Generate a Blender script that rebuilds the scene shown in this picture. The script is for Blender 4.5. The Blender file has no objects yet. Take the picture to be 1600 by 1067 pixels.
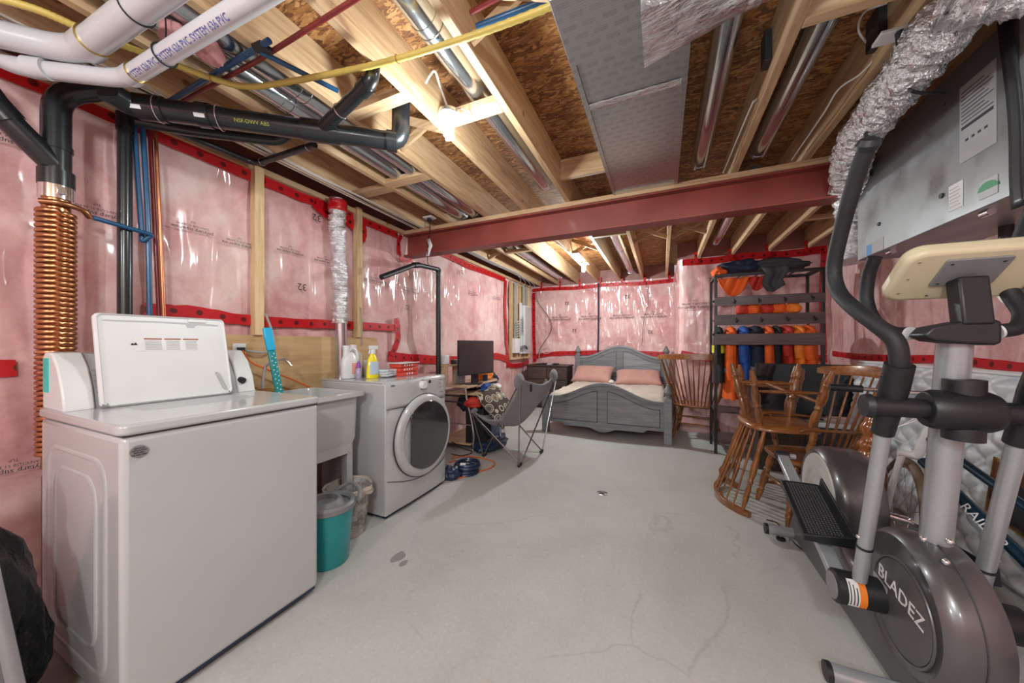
import bpy, bmesh, math, random
from mathutils import Vector, Matrix, noise
R = math.radians
PI = math.pi
random.seed(7)
SC = bpy.context.scene
COL = SC.collection
# ---------------------------------------------------------------- camera, light, exposure
EYE = 1.22
FPX = 525.0
YAW = R(24.1)
cd = bpy.data.cameras.new('camera'); cam = bpy.data.objects.new('camera', cd); COL.objects.link(cam)
cam.location = (0, 0, EYE); cam.rotation_euler = (R(90), 0, YAW)
cd.sensor_width = 36; cd.lens = FPX / 1600 * 36; cd.shift_y = 4.5 / 1600; cd.clip_start = 0.02
SC.camera = cam
SC.view_settings.view_transform = 'Standard'; SC.view_settings.look = 'None'
SC.view_settings.gamma = 1; SC.view_settings.use_curve_mapping = False
SC.view_settings.exposure = 0.7
w = bpy.data.worlds.new('world'); SC.world = w; w.use_nodes = True
w.node_tree.nodes['Background'].inputs[0].default_value = (1, .98, .95, 1)
w.node_tree.nodes['Background'].inputs[1].default_value = 0.3
def lamp(loc, power, rad=0.05, col=(.885, .995, 1)):
    l = bpy.data.lights.new('bulb_or_fill_light', 'POINT'); l.energy = power; l.shadow_soft_size = rad; l.color = col
    o = bpy.data.objects.new('bulb_or_fill_light', l); COL.objects.link(o); o.location = loc
    return o
BULBS_AND_FILL = [(-0.985, 1.42, 2.21), (-1.03, 4.81, 2.21), (0.1, -.9, 2.2), (-1.2, -1.9, 2.2), (.85, -2.2, 2.2)]
lamp(BULBS_AND_FILL[0], 20); lamp(BULBS_AND_FILL[1], 66)
lamp(BULBS_AND_FILL[2], 70, .12); lamp(BULBS_AND_FILL[3], 52, .12); lamp(BULBS_AND_FILL[4], 26, .1)  # unseen fill lamps added behind the camera to brighten the room
# ---------------------------------------------------------------- helpers
_s, _c = math.sin(YAW), math.cos(YAW)
def P(x, y, X=None, Y=None, Z=None, D=None):
    """survey helper: point of the room on the plane X=, Y= or Z= that was measured at photo position x, y"""
    u = (x - 800) / FPX; v = (538 - y) / FPX
    dx = -_s + _c * u; dy = _c + _s * u
    if X is not None: D = X / dx
    elif Y is not None: D = Y / dy
    elif Z is not None: D = (Z - EYE) / v
    return Vector((D * dx, D * dy, EYE + D * v))
V = Vector
ORG = {}
def frame_of(d):
    d = V(d).normalized()
    a = V((0, 0, 1)) if abs(d.z) < .95 else V((1, 0, 0))
    x = d.cross(a).normalized(); y = x.cross(d).normalized()
    return x, y
def fillet(pts, r, n=6):
    pts = [V(p) for p in pts]; out = [pts[0]]
    for i in range(1, len(pts) - 1):
        p, a, b = pts[i], pts[i-1], pts[i+1]
        da, db = (a - p), (b - p)
        t = min(r, da.length * .49, db.length * .49)
        p0 = p + da.normalized() * t; p1 = p + db.normalized() * t
        for k in range(n + 1):
            s = k / n
            out.append(p0 * (1-s)**2 + p * 2 * s * (1-s) + p1 * s * s)
    out.append(pts[-1]); return out
def spline(pts, n=8):
    pts = [V(p) for p in pts]
    q = [pts[0] * 2 - pts[1]] + pts + [pts[-1] * 2 - pts[-2]]; out = []
    for i in range(1, len(q) - 2):
        for k in range(n):
            t = k / n
            out.append(.5 * ((2*q[i]) + (q[i+1]-q[i-1])*t + (2*q[i-1]-5*q[i]+4*q[i+1]-q[i+2])*t*t + (3*q[i]-q[i-1]-3*q[i+1]+q[i+2])*t**3))
    out.append(pts[-1]); return out
class MB:
    def __init__(s): s.v = []; s.f = []; s.mi = []; s.cur = 0
    def add(s, vs, fs):
        b = len(s.v); s.v += [tuple(p) for p in vs]
        for f in fs: s.f.append(tuple(b + i for i in f)); s.mi.append(s.cur)
        return s
    def box(s, a, b):
        x0, y0, z0 = [min(a[i], b[i]) for i in range(3)]; x1, y1, z1 = [max(a[i], b[i]) for i in range(3)]
        return s.add([(x0,y0,z0),(x1,y0,z0),(x1,y1,z0),(x0,y1,z0),(x0,y0,z1),(x1,y0,z1),(x1,y1,z1),(x0,y1,z1)],
                     [(3,2,1,0),(4,5,6,7),(0,1,5,4),(1,2,6,5),(2,3,7,6),(3,0,4,7)])
    def obox(s, c, size, M=None):
        M = M or Matrix(); hx, hy, hz = [k / 2 for k in size]; c = V(c)
        vs = [c + (M.to_3x3() @ V(p)) for p in [(-hx,-hy,-hz),(hx,-hy,-hz),(hx,hy,-hz),(-hx,hy,-hz),(-hx,-hy,hz),(hx,-hy,hz),(hx,hy,hz),(-hx,hy,hz)]]
        return s.add(vs, [(3,2,1,0),(4,5,6,7),(0,1,5,4),(1,2,6,5),(2,3,7,6),(3,0,4,7)])
    def bar(s, p0, p1, w, h, up=(0,0,1)):
        p0, p1 = V(p0), V(p1); d = (p1 - p0); L = d.length; d.normalize()
        x = d.cross(V(up)); x = x.normalized() if x.length > 1e-4 else V((1,0,0)); z = x.cross(d).normalized()
        M = Matrix((x, d, z)).transposed()
        return s.obox((p0 + p1) / 2, (w, L, h), M)
    def tube(s, pts, r, n=12, caps=True, closed=False, fl=1.0):
        pts = [V(p) for p in pts]; m = len(pts)
        rs = r if isinstance(r, (list, tuple)) else [r] * m
        x = None; vs = []
        for i, p in enumerate(pts):
            if closed: d = pts[(i+1) % m] - pts[i-1]
            else: d = pts[min(i+1, m-1)] - pts[max(i-1, 0)]
            if d.length < 1e-9: d = V((0,0,1))
            d.normalize()
            if x is None: x, y = frame_of(d)
            else:
                x = (x - d * x.dot(d)); x = x.normalized() if x.length > 1e-6 else frame_of(d)[0]
                y = d.cross(x) * -1
                y = x.cross(d)
            for k in range(n):
                a = 2 * PI * k / n
                vs.append(p + x * (math.cos(a) * rs[i]) + y * (math.sin(a) * rs[i] * fl))
        fs = []
        for i in range(m if closed else m - 1):
            j = (i + 1) % m
            for k in range(n):
                k2 = (k + 1) % n
                fs.append((i*n+k, j*n+k, j*n+k2, i*n+k2))
        if caps and not closed:
            fs.append(tuple(range(n))); fs.append(tuple(reversed(range((m-1)*n, m*n))))
        return s.add(vs, fs)
    def cyl(s, p0, p1, r, r1=None, n=16): return s.tube([p0, p1], [r, r if r1 is None else r1], n)
    def turn(s, p0, p1, prof, n=12):
        p0, p1 = V(p0), V(p1)
        return s.tube([p0.lerp(p1, t) for t, _ in prof], [q for _, q in prof], n)
    def lathe(s, prof, c=(0,0,0), n=24, sx=1, sy=1):
        c = V(c); vs = []; m = len(prof)
        for r, z in prof:
            for k in range(n):
                a = 2*PI*k/n; vs.append((c.x + r*sx*math.cos(a), c.y + r*sy*math.sin(a), c.z + z))
        fs = [(i*n+k, i*n+(k+1) % n, (i+1)*n+(k+1) % n, (i+1)*n+k) for i in range(m-1) for k in range(n)]
        fs.append(tuple(reversed(range(n)))); fs.append(tuple(range((m-1)*n, m*n)))
        return s.add(vs, fs)
    def prism(s, poly, o, ax, ay, az, t):
        """outline poly (a,b) in the plane o + a*ax + b*ay, thickness t along az"""
        o, ax, ay, az = V(o), V(ax), V(ay), V(az); n = len(poly)
        vs = [o + ax*a + ay*b for a, b in poly] + [o + ax*a + ay*b + az*t for a, b in poly]
        fs = [tuple(reversed(range(n))), tuple(range(n, 2*n))] + [(i, (i+1) % n, n+(i+1) % n, n+i) for i in range(n)]
        return s.add(vs, fs)
    def grid(s, fn, nu, nv, cu=False, cv=False):
        vs = [fn(i / (nu if cu else nu-1), j / (nv if cv else nv-1)) for i in range(nu) for j in range(nv)]
        fs = []
        for i in range(nu if cu else nu-1):
            for j in range(nv if cv else nv-1):
                a, b = i, (i+1) % nu; c, d = j, (j+1) % nv
                fs.append((a*nv+c, b*nv+c, b*nv+d, a*nv+d))
        return s.add(vs, fs)
    def ball(s, c, r, n=16, sz=1, sx=1, sy=1, fn=None):
        c = V(c)
        def f(u, v):
            th = PI * v; a = 2*PI*u
            d = V((math.sin(th)*math.cos(a)*sx, math.sin(th)*math.sin(a)*sy, math.cos(th)*sz)) * r
            return c + (d * fn(d) if fn else d)
        return s.grid(f, n, n//2 + 1, cu=True)
    def build(s, name, mats, parent=None, smooth=True, bevel=0, sub=0, ang=35, seg=2, solid=0, loc=None):
        me = bpy.data.meshes.new(name)
        if parent is not None: org = ORG.get(parent.as_pointer(), V((0,0,0)))
        elif loc is not None: org = V(loc)
        else:
            xs = [p[0] for p in s.v]; ys = [p[1] for p in s.v]; zs = [p[2] for p in s.v]
            org = V(((min(xs)+max(xs))/2, (min(ys)+max(ys))/2, min(zs)))
        me.from_pydata([(p[0]-org.x, p[1]-org.y, p[2]-org.z) for p in s.v], [], s.f)
        if not isinstance(mats, (list, tuple)): mats = [mats]
        for m in mats: me.materials.append(m)
        if len(mats) > 1: me.polygons.foreach_set('material_index', s.mi)
        bm = bmesh.new(); bm.from_mesh(me)
        bmesh.ops.remove_doubles(bm, verts=bm.verts, dist=1e-6)
        bmesh.ops.recalc_face_normals(bm, faces=bm.faces); bm.to_mesh(me); bm.free()
        if smooth:
            me.shade_smooth(); me.set_sharp_from_angle(angle=R(ang))
        o = bpy.data.objects.new(name, me); COL.objects.link(o)
        ORG[o.as_pointer()] = org
        if parent is not None: o.parent = parent
        else: o.location = org
        if solid:
            md = o.modifiers.new('solid', 'SOLIDIFY'); md.thickness = solid; md.offset = 0
        if bevel:
            md = o.modifiers.new('bevel', 'BEVEL'); md.width = bevel; md.segments = seg; md.limit_method = 'ANGLE'; md.angle_limit = R(40)
            md.harden_normals = False
        if sub:
            md = o.modifiers.new('sub', 'SUBSURF'); md.levels = sub; md.render_levels = sub
        return o
def tag(o, label=None, cat=None, group=None, kind=None):
    if label: o['label'] = label
    if cat: o['category'] = cat
    if group: o['group'] = group
    if kind: o['kind'] = kind
    return o
def thing(name, label, cat, loc=(0,0,0), group=None, local=False):
    o = bpy.data.objects.new(name, None); COL.objects.link(o); o.empty_display_size = .05
    o.location = loc; ORG[o.as_pointer()] = V((0,0,0)) if local else V(loc)
    return tag(o, label, cat, group)
def kids(o): return [c for c in COL.objects if c.parent == o]
def dup(root, parent=None):
    c = root.copy(); COL.objects.link(c)
    if parent: c.parent = parent
    for k in kids(root): dup(k, c)
    return c
def text(body, size, M, mat, parent, name='print', ex=.0006, align='CENTER', label=None, shear=0):
    cu = bpy.data.curves.new('t', 'FONT'); cu.body = body; cu.size = size; cu.extrude = ex; cu.align_x = align; cu.align_y = 'CENTER'
    cu.resolution_u = 2; cu.shear = shear
    t = bpy.data.objects.new('t', cu); me = bpy.data.meshes.new_from_object(t)
    bpy.data.objects.remove(t); bpy.data.curves.remove(cu)
    me.transform(M); org = ORG[parent.as_pointer()] if parent is not None else V((0,0,0))
    me.transform(Matrix.Translation(-org)); me.materials.clear(); me.materials.append(mat)
    o = bpy.data.objects.new(name, me); COL.objects.link(o); o.parent = parent; ORG[o.as_pointer()] = org
    if label: o['label'] = label
    return o
def onplane(o, ax, ay):
    """matrix placing text at o with its reading direction ax and up direction ay"""
    ax = V(ax).normalized(); ay = V(ay).normalized(); az = ax.cross(ay)
    M = Matrix((ax, ay, az)).transposed().to_4x4(); M.translation = V(o); return M
# ---------------------------------------------------------------- materials
def nm(name):
    m = bpy.data.materials.new(name); m.use_nodes = True
    return m, m.node_tree, m.node_tree.nodes['Principled BSDF']
def lnk(nt, a, b): nt.links.new(a, b)
def nd(nt, t, **kw):
    n = nt.nodes.new(t)
    for k, v in kw.items():
        if k in n.inputs: n.inputs[k].default_value = v
        else: setattr(n, k, v)
    return n
def ramp(nt, src, stops):
    r = nt.nodes.new('ShaderNodeValToRGB'); e = r.color_ramp.elements
    while len(e) < len(stops): e.new(.5)
    for el, (p, c) in zip(e, stops): el.position = p; el.color = (*c, 1) if len(c) == 3 else c
    lnk(nt, src, r.inputs[0]); return r
def coords(nt, scale=(1,1,1), rot=(0,0,0), kind='Object'):
    tc = nt.nodes.new('ShaderNodeTexCoord'); mp = nt.nodes.new('ShaderNodeMapping')
    mp.inputs['Scale'].default_value = scale; mp.inputs['Rotation'].default_value = rot
    lnk(nt, tc.outputs[kind], mp.inputs[0]); return mp.outputs[0]
def bump(nt, b, h, strength, dist=.01):
    n = nd(nt, 'ShaderNodeBump', Strength=strength, Distance=dist); lnk(nt, h, n.inputs['Height']); lnk(nt, n.outputs[0], b.inputs['Normal']); return n
def simple(name, col, rough=.5, metal=0, coat=0, var=.06, vs=6, bmp=0, bs=60, emit=None, trans=0, sheen=0):
    m, nt, b = nm(name)
    b.inputs['Roughness'].default_value = rough; b.inputs['Metallic'].default_value = metal
    b.inputs['Coat Weight'].default_value = coat; b.inputs['Coat Roughness'].default_value = .08
    if sheen: b.inputs['Sheen Weight'].default_value = sheen
    v = coords(nt)
    n = nd(nt, 'ShaderNodeTexNoise', Scale=vs, Detail=4.0); lnk(nt, v, n.inputs['Vector'])
    r = ramp(nt, n.outputs[0], [(.3, [max(0, k*(1-var)) for k in col]), (.7, [min(1, k*(1+var)) for k in col])])
    lnk(nt, r.outputs[0], b.inputs['Base Color'])
    if bmp:
        n2 = nd(nt, 'ShaderNodeTexNoise', Scale=bs, Detail=3.0); lnk(nt, v, n2.inputs['Vector']); bump(nt, b, n2.outputs[0], bmp)
    if emit:
        b.inputs['Emission Color'].default_value = (*emit[0], 1); b.inputs['Emission Strength'].default_value = emit[1]
    if trans: b.inputs['Transmission Weight'].default_value = trans; b.inputs['IOR'].default_value = 1.2
    return m
def lumber(name, c0, c1, c2, along='Y', rough=.65, coat=0, sc=1.0, knots=True):
    m, nt, b = nm(name)
    s = {'X': (1.2, 14, 14), 'Y': (14, 1.2, 14), 'Z': (14, 14, 1.2)}[along]
    v = coords(nt, tuple(k*sc for k in s))
    n = nd(nt, 'ShaderNodeTexNoise', Scale=2.2, Detail=6.0, Distortion=1.2); lnk(nt, v, n.inputs['Vector'])
    r = ramp(nt, n.outputs[0], [(.28, c0), (.5, c1), (.75, c2)])
    oi = nt.nodes.new('ShaderNodeObjectInfo'); hv = nd(nt, 'ShaderNodeHueSaturation')
    mr = nd(nt, 'ShaderNodeMapRange'); mr.inputs['To Min'].default_value = .8; mr.inputs['To Max'].default_value = 1.15
    lnk(nt, oi.outputs['Random'], mr.inputs[0]); lnk(nt, mr.outputs[0], hv.inputs['Value']); lnk(nt, r.outputs[0], hv.inputs['Color'])
    out = hv.outputs[0]
    if knots:
        v2 = coords(nt, (3, 3, 3)); vo = nd(nt, 'ShaderNodeTexVoronoi', Scale=1.1); lnk(nt, v2, vo.inputs['Vector'])
        rk = ramp(nt, vo.outputs['Distance'], [(.0, (.35,.2,.1)), (.045, (.45,.28,.14)), (.075, (1,1,1))])
        mx = nd(nt, 'ShaderNodeMix', data_type='RGBA', blend_type='MULTIPLY'); mx.inputs[0].default_value = .8
        lnk(nt, out, mx.inputs[6]); lnk(nt, rk.outputs[0], mx.inputs[7]); out = mx.outputs[2]
    lnk(nt, out, b.inputs['Base Color']); b.inputs['Roughness'].default_value = rough; b.inputs['Coat Weight'].default_value = coat
    bump(nt, b, n.outputs[0], .12, .004); return m
M = {}
M['lumber'] = lumber('joist_lumber', (.40,.24,.125), (.56,.365,.205), (.67,.48,.30))
M['lumberx'] = lumber('block_lumber', (.42,.25,.13), (.58,.38,.215), (.69,.50,.32), 'X')
M['lumberz'] = lumber('stud_lumber', (.52,.34,.17), (.66,.46,.25), (.74,.55,.33), 'Z')
M['oak'] = lumber('chair_oak', (.14,.045,.010), (.23,.08,.018), (.33,.13,.032), 'Z', .28, .6, knots=False)
M['oaky'] = lumber('seat_oak', (.14,.045,.010), (.24,.085,.019), (.33,.13,.032), 'Y', .28, .6, knots=False)
M['carved'] = lumber('carved_wood', (.20,.05,.012), (.32,.095,.02), (.42,.15,.035), 'Z', .22, .8, knots=False)
M['greywood'] = lumber('grey_painted_wood', (.135,.145,.155), (.19,.20,.215), (.255,.265,.275), 'X', .5, .1, .8, knots=False)
M['darkwood'] = lumber('espresso_wood', (.035,.022,.018), (.06,.038,.03), (.09,.06,.045), 'X', .45, .1, knots=False)
M['slat'] = lumber('dark_brown_slat', (.06,.040,.038), (.09,.063,.060), (.13,.095,.09), 'X', .4, .1, knots=False)
M['deskwood'] = lumber('desk_beech', (.42,.27,.16), (.55,.37,.23), (.63,.45,.30), 'Y', .35, .2, knots=False)
M['plywood'] = lumber('plywood_board', (.42,.26,.12), (.55,.36,.18), (.62,.43,.24), 'Y', .6, 0, .5, knots=True)
# oriented strand board
m, nt, b = nm('strand_board'); v = coords(nt, (.75, 2.2, 1), (0,0,.35))
n0 = nd(nt, 'ShaderNodeTexNoise', Scale=9.0, Detail=3.0); lnk(nt, v, n0.inputs['Vector'])
mxv = nd(nt, 'ShaderNodeMix', data_type='VECTOR'); mxv.inputs[0].default_value = .3; lnk(nt, v, mxv.inputs[4]); lnk(nt, n0.outputs['Color'], mxv.inputs[5])
vo = nd(nt, 'ShaderNodeTexVoronoi', Scale=34.0); vo.inputs['Randomness'].default_value = 1; lnk(nt, mxv.outputs[1], vo.inputs['Vector'])
sep = nt.nodes.new('ShaderNodeSeparateColor'); lnk(nt, vo.outputs['Color'], sep.inputs[0])
r = ramp(nt, sep.outputs[0], [(0, (.12,.045,.015)), (.35, (.25,.10,.032)), (.7, (.40,.185,.06)), (1, (.55,.31,.13))])
n2 = nd(nt, 'ShaderNodeTexNoise', Scale=3.0, Detail=8.0, Roughness=.75); lnk(nt, v, n2.inputs['Vector'])
r2 = ramp(nt, n2.outputs[0], [(.3, (.5,.45,.42)), (.65, (1.1,1.05,1))])
mx = nd(nt, 'ShaderNodeMix', data_type='RGBA', blend_type='MULTIPLY'); mx.inputs[0].default_value = .9
lnk(nt, r.outputs[0], mx.inputs[6]); lnk(nt, r2.outputs[0], mx.inputs[7]); lnk(nt, mx.outputs[2], b.inputs['Base Color'])
b.inputs['Roughness'].default_value = .7; bump(nt, b, sep.outputs[1], .35, .004); M['osb'] = m
# concrete
m, nt, b = nm('concrete'); v = coords(nt)
n1 = nd(nt, 'ShaderNodeTexNoise', Scale=.9, Detail=9.0, Roughness=.62, Distortion=.4); lnk(nt, v, n1.inputs['Vector'])
r1 = ramp(nt, n1.outputs[0], [(.3, (.40,.39,.375)), (.5, (.48,.472,.455)), (.7, (.54,.53,.515))])
n2 = nd(nt, 'ShaderNodeTexNoise', Scale=60.0, Detail=5.0); lnk(nt, v, n2.inputs['Vector'])
r2 = ramp(nt, n2.outputs[0], [(.3, (.9,.9,.9)), (.7, (1,1,1))])
mx = nd(nt, 'ShaderNodeMix', data_type='RGBA', blend_type='MULTIPLY'); mx.inputs[0].default_value = 1
lnk(nt, r1.outputs[0], mx.inputs[6]); lnk(nt, r2.outputs[0], mx.inputs[7])
nw = nd(nt, 'ShaderNodeTexNoise', Scale=2.0, Detail=4.0); lnk(nt, v, nw.inputs['Vector'])
mv = nd(nt, 'ShaderNodeMix', data_type='VECTOR'); mv.inputs[0].default_value = .18; lnk(nt, v, mv.inputs[4]); lnk(nt, nw.outputs['Color'], mv.inputs[5])
vc = nd(nt, 'ShaderNodeTexVoronoi', Scale=.8, feature='DISTANCE_TO_EDGE'); lnk(nt, mv.outputs[1], vc.inputs['Vector'])
nk = nd(nt, 'ShaderNodeTexNoise', Scale=1.3, Detail=2.0); lnk(nt, v, nk.inputs['Vector'])
rk = ramp(nt, nk.outputs[0], [(.46, (0,0,0)), (.56, (1,1,1))])
rc = ramp(nt, vc.outputs[0], [(0, (.86,.85,.84)), (.0025, (1,1,1))])
m3 = nd(nt, 'ShaderNodeMix', data_type='RGBA', blend_type='MULTIPLY'); lnk(nt, rk.outputs[0], m3.inputs[0])
lnk(nt, mx.outputs[2], m3.inputs[6]); lnk(nt, rc.outputs[0], m3.inputs[7]); lnk(nt, m3.outputs[2], b.inputs['Base Color'])
b.inputs['Roughness'].default_value = .62; bump(nt, b, n2.outputs[0], .08, .003); M['concrete'] = m
# pink insulation under clear poly
def pinkmat(name, rot):
    m, nt, b = nm(name); v = coords(nt, (1,1,1))
    n1 = nd(nt, 'ShaderNodeTexNoise', Scale=2.1, Detail=8.0, Roughness=.62, Distortion=.8); lnk(nt, v, n1.inputs['Vector'])
    r1 = ramp(nt, n1.outputs[0], [(.25, (.50,.22,.23)), (.42, (.66,.36,.36)), (.55, (.74,.48,.47)), (.72, (.80,.63,.60))])
    n3 = nd(nt, 'ShaderNodeTexNoise', Scale=14.0, Detail=6.0, Roughness=.7); lnk(nt, v, n3.inputs['Vector'])
    r3 = ramp(nt, n3.outputs[0], [(.35, (.86,.8,.8)), (.65, (1,1,1))])
    mx = nd(nt, 'ShaderNodeMix', data_type='RGBA', blend_type='MULTIPLY'); mx.inputs[0].default_value = .8
    lnk(nt, r1.outputs[0], mx.inputs[6]); lnk(nt, r3.outputs[0], mx.inputs[7]); lnk(nt, mx.outputs[2], b.inputs['Base Color'])
    b.inputs['Roughness'].default_value = .75
    b.inputs['Coat Weight'].default_value = .75; b.inputs['Coat Roughness'].default_value = .13; b.inputs['Coat IOR'].default_value = 1.45
    vw = coords(nt, rot[0], rot[1])
    nwv = nd(nt, 'ShaderNodeTexNoise', Scale=2.2, Detail=3.5, Roughness=.5, Distortion=.7); nwv.noise_type = 'RIDGED_MULTIFRACTAL'; nwv.normalize = False
    lnk(nt, vw, nwv.inputs['Vector'])
    bp = nd(nt, 'ShaderNodeBump', Strength=1.0, Distance=.03); lnk(nt, nwv.outputs[0], bp.inputs['Height']); lnk(nt, bp.outputs[0], b.inputs['Coat Normal'])
    bq = nd(nt, 'ShaderNodeBump', Strength=.4, Distance=.012); lnk(nt, nwv.outputs[0], bq.inputs['Height']); lnk(nt, bq.outputs[0], b.inputs['Normal'])
    return m
M['pinkl'] = pinkmat('pink_insulation_left', ((1, 4.6, .55), (.45, 0, 0)))
M['pinkb'] = pinkmat('pink_insulation_back', ((5.5, 1, .5), (0, .3, 0)))
M['pinkr'] = pinkmat('pink_insulation_right', ((1, 4.0, .55), (-.3, 0, 0)))
# red sheathing tape with dark marks
m, nt, b = nm('red_tape'); v = coords(nt, (8.5, 8.5, 1), kind='UV')
add_ = nd(nt, 'ShaderNodeVectorMath', operation='ADD'); add_.inputs[1].default_value = (0, 0, 0); lnk(nt, v, add_.inputs[0]); v = add_.outputs[0]
vo = nd(nt, 'ShaderNodeTexVoronoi', Scale=1.0, voronoi_dimensions='2D'); vo.inputs['Randomness'].default_value = .0; lnk(nt, v, vo.inputs['Vector'])
r = ramp(nt, vo.outputs['Distance'], [(0, (.10,.0,.0)), (.13, (.12,.003,.003)), (.15, (.50,.004,.010))])
lnk(nt, r.outputs[0], b.inputs['Base Color']); b.inputs['Roughness'].default_value = .38; b.inputs['Coat Weight'].default_value = .3
nb = nd(nt, 'ShaderNodeTexNoise', Scale=22.0, Detail=3.0); lnk(nt, coords(nt), nb.inputs['Vector']); bump(nt, b, nb.outputs[0], .3, .006); M['tape'] = m
# foils and metals
def foil(name, col, rough, sc, st, dist=.02, metal=.95, stretch=(1,1,1)):
    m, nt, b = nm(name); b.inputs['Base Color'].default_value = (*col, 1); b.inputs['Metallic'].default_value = metal; b.inputs['Roughness'].default_value = rough
    v = coords(nt, stretch); n = nd(nt, 'ShaderNodeTexNoise', Scale=sc, Detail=5.0, Roughness=.6); lnk(nt, v, n.inputs['Vector']); bump(nt, b, n.outputs[0], st, dist)
    n2 = nd(nt, 'ShaderNodeTexNoise', Scale=5.0, Detail=4.0); lnk(nt, v, n2.inputs['Vector'])
    rr = ramp(nt, n2.outputs[0], [(.3, (rough*.7,)*3), (.7, (rough*1.4,)*3)]); lnk(nt, rr.outputs[0], b.inputs['Roughness']); return m
M['foilflex'] = foil('crinkled_foil', (.86,.87,.89), .24, 28, 1.0, .03)
M['galv'] = foil('galvanised_steel', (.55,.58,.60), .16, 3, .06)
M['foilwrap'] = foil('wrapped_foil', (.74,.75,.77), .24, 9, .8, .03, .95, (1,3,1))
M['chrome'] = foil('chrome', (.8,.8,.82), .12, 3, .02)
M['copper'] = foil('copper', (.45,.20,.095), .30, 20, .12, .003)
M['copperpipe'] = foil('copper_pipe', (.55,.22,.11), .3, 20, .1, .003)
m, nt, b = nm('foil_board'); v = coords(nt)
b.inputs['Metallic'].default_value = .9
br = nd(nt, 'ShaderNodeTexBrick'); br.inputs['Scale'].default_value = 5; br.inputs['Color1'].default_value = (.42,.415,.42,1); br.inputs['Color2'].default_value = (.46,.455,.46,1)
br.inputs['Mortar'].default_value = (.50,.50,.51,1); br.inputs['Mortar Size'].default_value = .06; br.inputs['Brick Width'].default_value = .35; br.inputs['Row Height'].default_value = .22
lnk(nt, v, br.inputs['Vector'])
wv = nd(nt, 'ShaderNodeTexWave', Scale=34.0, Distortion=3.0, bands_direction='Y'); wv.inputs['Detail'].default_value = 2; lnk(nt, v, wv.inputs['Vector'])
rw = ramp(nt, wv.outputs['Fac'], [(.15, (.75,.72,.73)), (.5, (1,1,1))])
mx = nd(nt, 'ShaderNodeMix', data_type='RGBA', blend_type='MULTIPLY'); mx.inputs[0].default_value = .45
lnk(nt, br.outputs['Color'], mx.inputs[6]); lnk(nt, rw.outputs[0], mx.inputs[7]); lnk(nt, mx.outputs[2], b.inputs['Base Color'])
b.inputs['Roughness'].default_value = .32
nb = nd(nt, 'ShaderNodeTexNoise', Scale=2.5, Detail=3.0); lnk(nt, v, nb.inputs['Vector']); bump(nt, b, nb.outputs[0], .3, .02); M['foilboard'] = m
# plain ones
S = simple
M['steelred'] = S('red_oxide_steel', (.26,.05,.038), .5, 0, .1, .2, 3, .05)
M['abs'] = S('black_plastic_pipe', (.010,.012,.014), .3, 0, .15, .2)
M['pvc'] = S('white_plastic_pipe', (.55,.55,.57), .3, 0, .3, .03)
M['pexb'] = S('blue_plastic_pipe', (.012,.075,.18), .35, 0, .2, .15)
M['pexr'] = S('dark_red_plastic_pipe', (.20,.02,.02), .35, 0, .2, .15)
M['gas'] = S('yellow_hose', (.58,.43,.10), .45, 0, .2, .08)
M['cablew'] = S('white_cable', (.62,.59,.56), .5)
M['cableg'] = S('grey_cable', (.34,.34,.34), .5)
M['blk'] = S('black_rubber', (.014,.015,.018), .5, 0, 0, .2, 8, .05)
M['blkm'] = S('matte_black_metal', (.02,.02,.024), .42, .2, .1)
M['blkp'] = S('black_moulded_plastic', (.012,.013,.016), .45, 0, 0, .15, 8, .06, 160)
M['foam'] = S('black_foam_grip', (.012,.013,.016), .6, 0, 0, .2, 10, .12, 220)
M['white'] = S('white_enamel', (.47,.48,.485), .22, 0, .5, .015)
M['whitep'] = S('white_plastic', (.68,.69,.695), .35, 0, .2, .02)
M['lgrey'] = S('light_grey_plastic', (.42,.43,.44), .4, 0, .2, .04)
M['mgrey'] = S('mid_grey_plastic', (.20,.20,.21), .4, 0, .2, .06)
M['seam'] = S('dark_seam', (.05,.05,.055), .6)
M['porcelain'] = S('porcelain', (.8,.8,.8), .2, 0, .5, .01)
M['glow'] = S('lit_bulb', (1,1,1), .5, emit=((1,.95,.88), 28))
M['glassdark'] = S('smoked_glass', (.022,.023,.024), .08, 0, 1, .1)
M['screen'] = S('monitor_screen', (.05,.035,.04), .3, 0, .3, .1)
M['teal'] = S('teal_plastic', (.01,.27,.28), .35, 0, .3, .05)
M['orange'] = S('orange_fabric', (.80,.12,.012), .7, 0, 0, .18, 8, .3, 60)
M['orange2'] = S('bright_orange_fabric', (.85,.22,.02), .7, 0, 0, .15, 8, .3, 60)
M['redf'] = S('red_fabric', (.50,.03,.015), .7, 0, 0, .2, 8, .3, 60)
M['bluef'] = S('royal_blue_fabric', (.015,.08,.36), .7, 0, 0, .2, 8, .3, 60)
M['navyf'] = S('navy_fabric', (.012,.018,.045), .8, 0, 0, .25, 8, .3, 60)
M['greyf'] = S('grey_fabric', (.19,.19,.20), .85, 0, 0, .12, 8, .3, 90)
M['blackf'] = S('black_fabric', (.015,.015,.018), .85, 0, 0, .25, 8, .3, 60)
M['yellowf'] = S('high_visibility_fabric', (.6,.55,.04), .7)
M['silver'] = S('silver_strip', (.6,.62,.65), .3, .4)
M['canvas'] = S('grey_canvas', (.19,.185,.195), .85, 0, 0, .12, 5, .3, 260, sheen=.3)
M['pillow'] = S('dusty_pink_cotton', (.48,.26,.22), .85, 0, 0, .08, 5, .3, 30, sheen=.2)
M['linen'] = S('beige_linen', (.50,.43,.36), .85, 0, 0, .1, 7, .4, 20, sheen=.2)
M['cord'] = S('orange_cord', (.75,.14,.02), .45)
M['bluec'] = S('dark_blue_rubber', (.008,.025,.07), .4, 0, .2)
M['ellsil'] = S('silver_painted_tube', (.36,.385,.41), .28, .35, .5, .03)
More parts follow.
